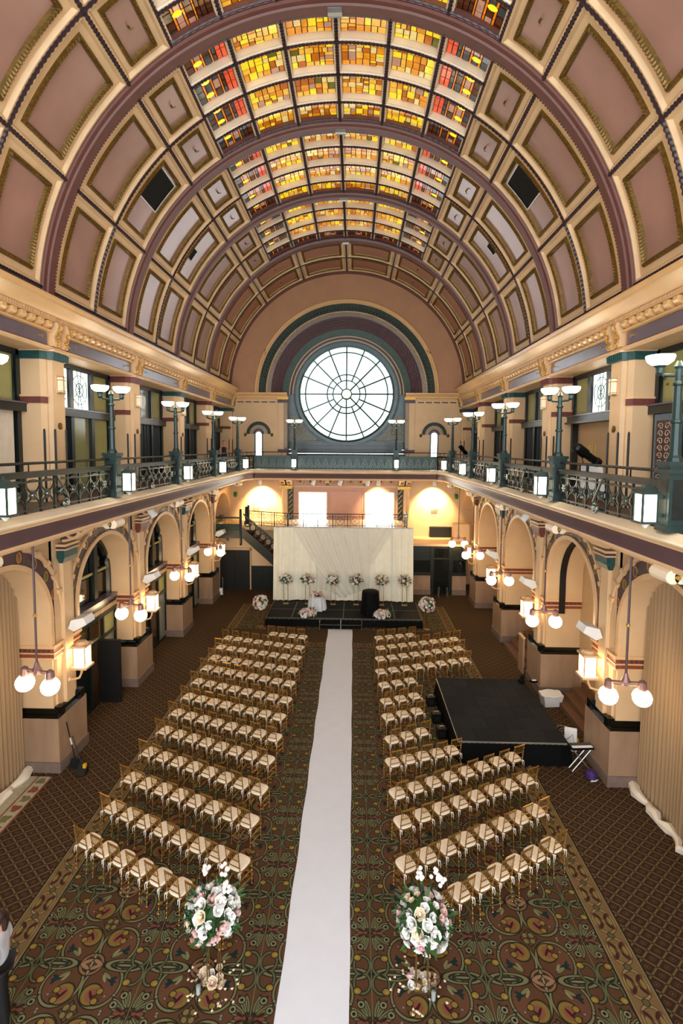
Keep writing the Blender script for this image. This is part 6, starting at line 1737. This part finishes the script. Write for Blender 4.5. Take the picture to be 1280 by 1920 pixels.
# woman in a black sleeveless top at the far left rail
t = thing('person', 'person in black sleeveless top standing behind the far left railing', 'person', (-6.25, 25.45, 7.045), 0)
J = [(0,0,.95),(0,0,1.12),(0,.0,1.30),(0,0,1.42), (-.09,0,.88),(-.10,0,.48),(-.10,.02,.08),(-.10,-.10,.03), (.09,0,.88),(.10,-.01,.48),(.10,.02,.08),(.10,-.10,.03)]
E_ = [(0,1),(1,2),(2,3),(0,4),(4,5),(5,6),(6,7),(0,8),(8,9),(9,10),(10,11)]
skin_body('clothed_body', J, E_, [(.15,.11),(.12,.09),(.15,.10),.07,.10,.065,.045,.04,.10,.065,.045,.04], 'trousers_black', t)
J = [(0,0,1.40),(0,-.005,1.50), (-.17,0,1.38),(-.24,-.02,1.14),(-.14,-.16,1.02), (.17,0,1.38),(.27,-.03,1.16),(.36,-.20,1.06)]
skin_body('arms_and_neck', J, [(0,1),(0,2),(2,3),(3,4),(0,5),(5,6),(6,7)], [.06,.048,.045,.036,.026,.045,.036,.026], 'skin', t)
hand(t, (-.14,-.16,1.02), (.5,-.8,-.15), (0,0,1)); hand(t, (.36,-.20,1.06), (.6,-.7,-.05), (0,0,1), side=-1)
simple_head(t, (0, -.02, 1.60), .3, bun=True)
# person entering at the lower left edge, white shirt, dark trousers
t = thing('person', 'person in a white shirt and dark trousers cut by the left edge', 'person', (-4.50, 6.5, .006), radians(-70))
J = [(0,0,1.0),(0,0,1.18),(0,0,1.36),(0,0,1.46), (-.19,0,1.42),(-.27,.05,1.18),(-.24,-.10,.97), (.19,0,1.42),(.30,.04,1.18),(.28,-.14,1.00)]
skin_body('shirt', J, [(0,1),(1,2),(2,3),(2,4),(4,5),(5,6),(2,7),(7,8),(8,9)], [(.19,.13),(.16,.12),(.19,.12),.07,.075,.06,.045,.075,.06,.045], 'shirt_white', t)
J = [(0,0,1.02),(-.09,0,.90),(-.10,-.02,.50),(-.10,.03,.09),(-.10,-.11,.04),(.09,0,.90),(.11,.03,.50),(.11,.08,.09),(.11,-.06,.04)]
skin_body('trousers', J, [(0,1),(1,2),(2,3),(3,4),(0,5),(5,6),(6,7),(7,8)], [(.16,.12),.11,.075,.055,.045,.11,.075,.055,.045], 'trousers_black', t)
MB().tube([(0, 0, 1.44), (0, -.01, 1.56)], .055, 8).build('neck', 'skin', t, smooth=True)
hand(t, (-.24,-.10,.97), (.0,-.5,-.7), (0,-1,.3)); hand(t, (.28,-.14,1.0), (0,-.7,-.4), (0,-.4,1), side=-1)
simple_head(t, (0, -.02, 1.66), 0.2, hairlen=.14)
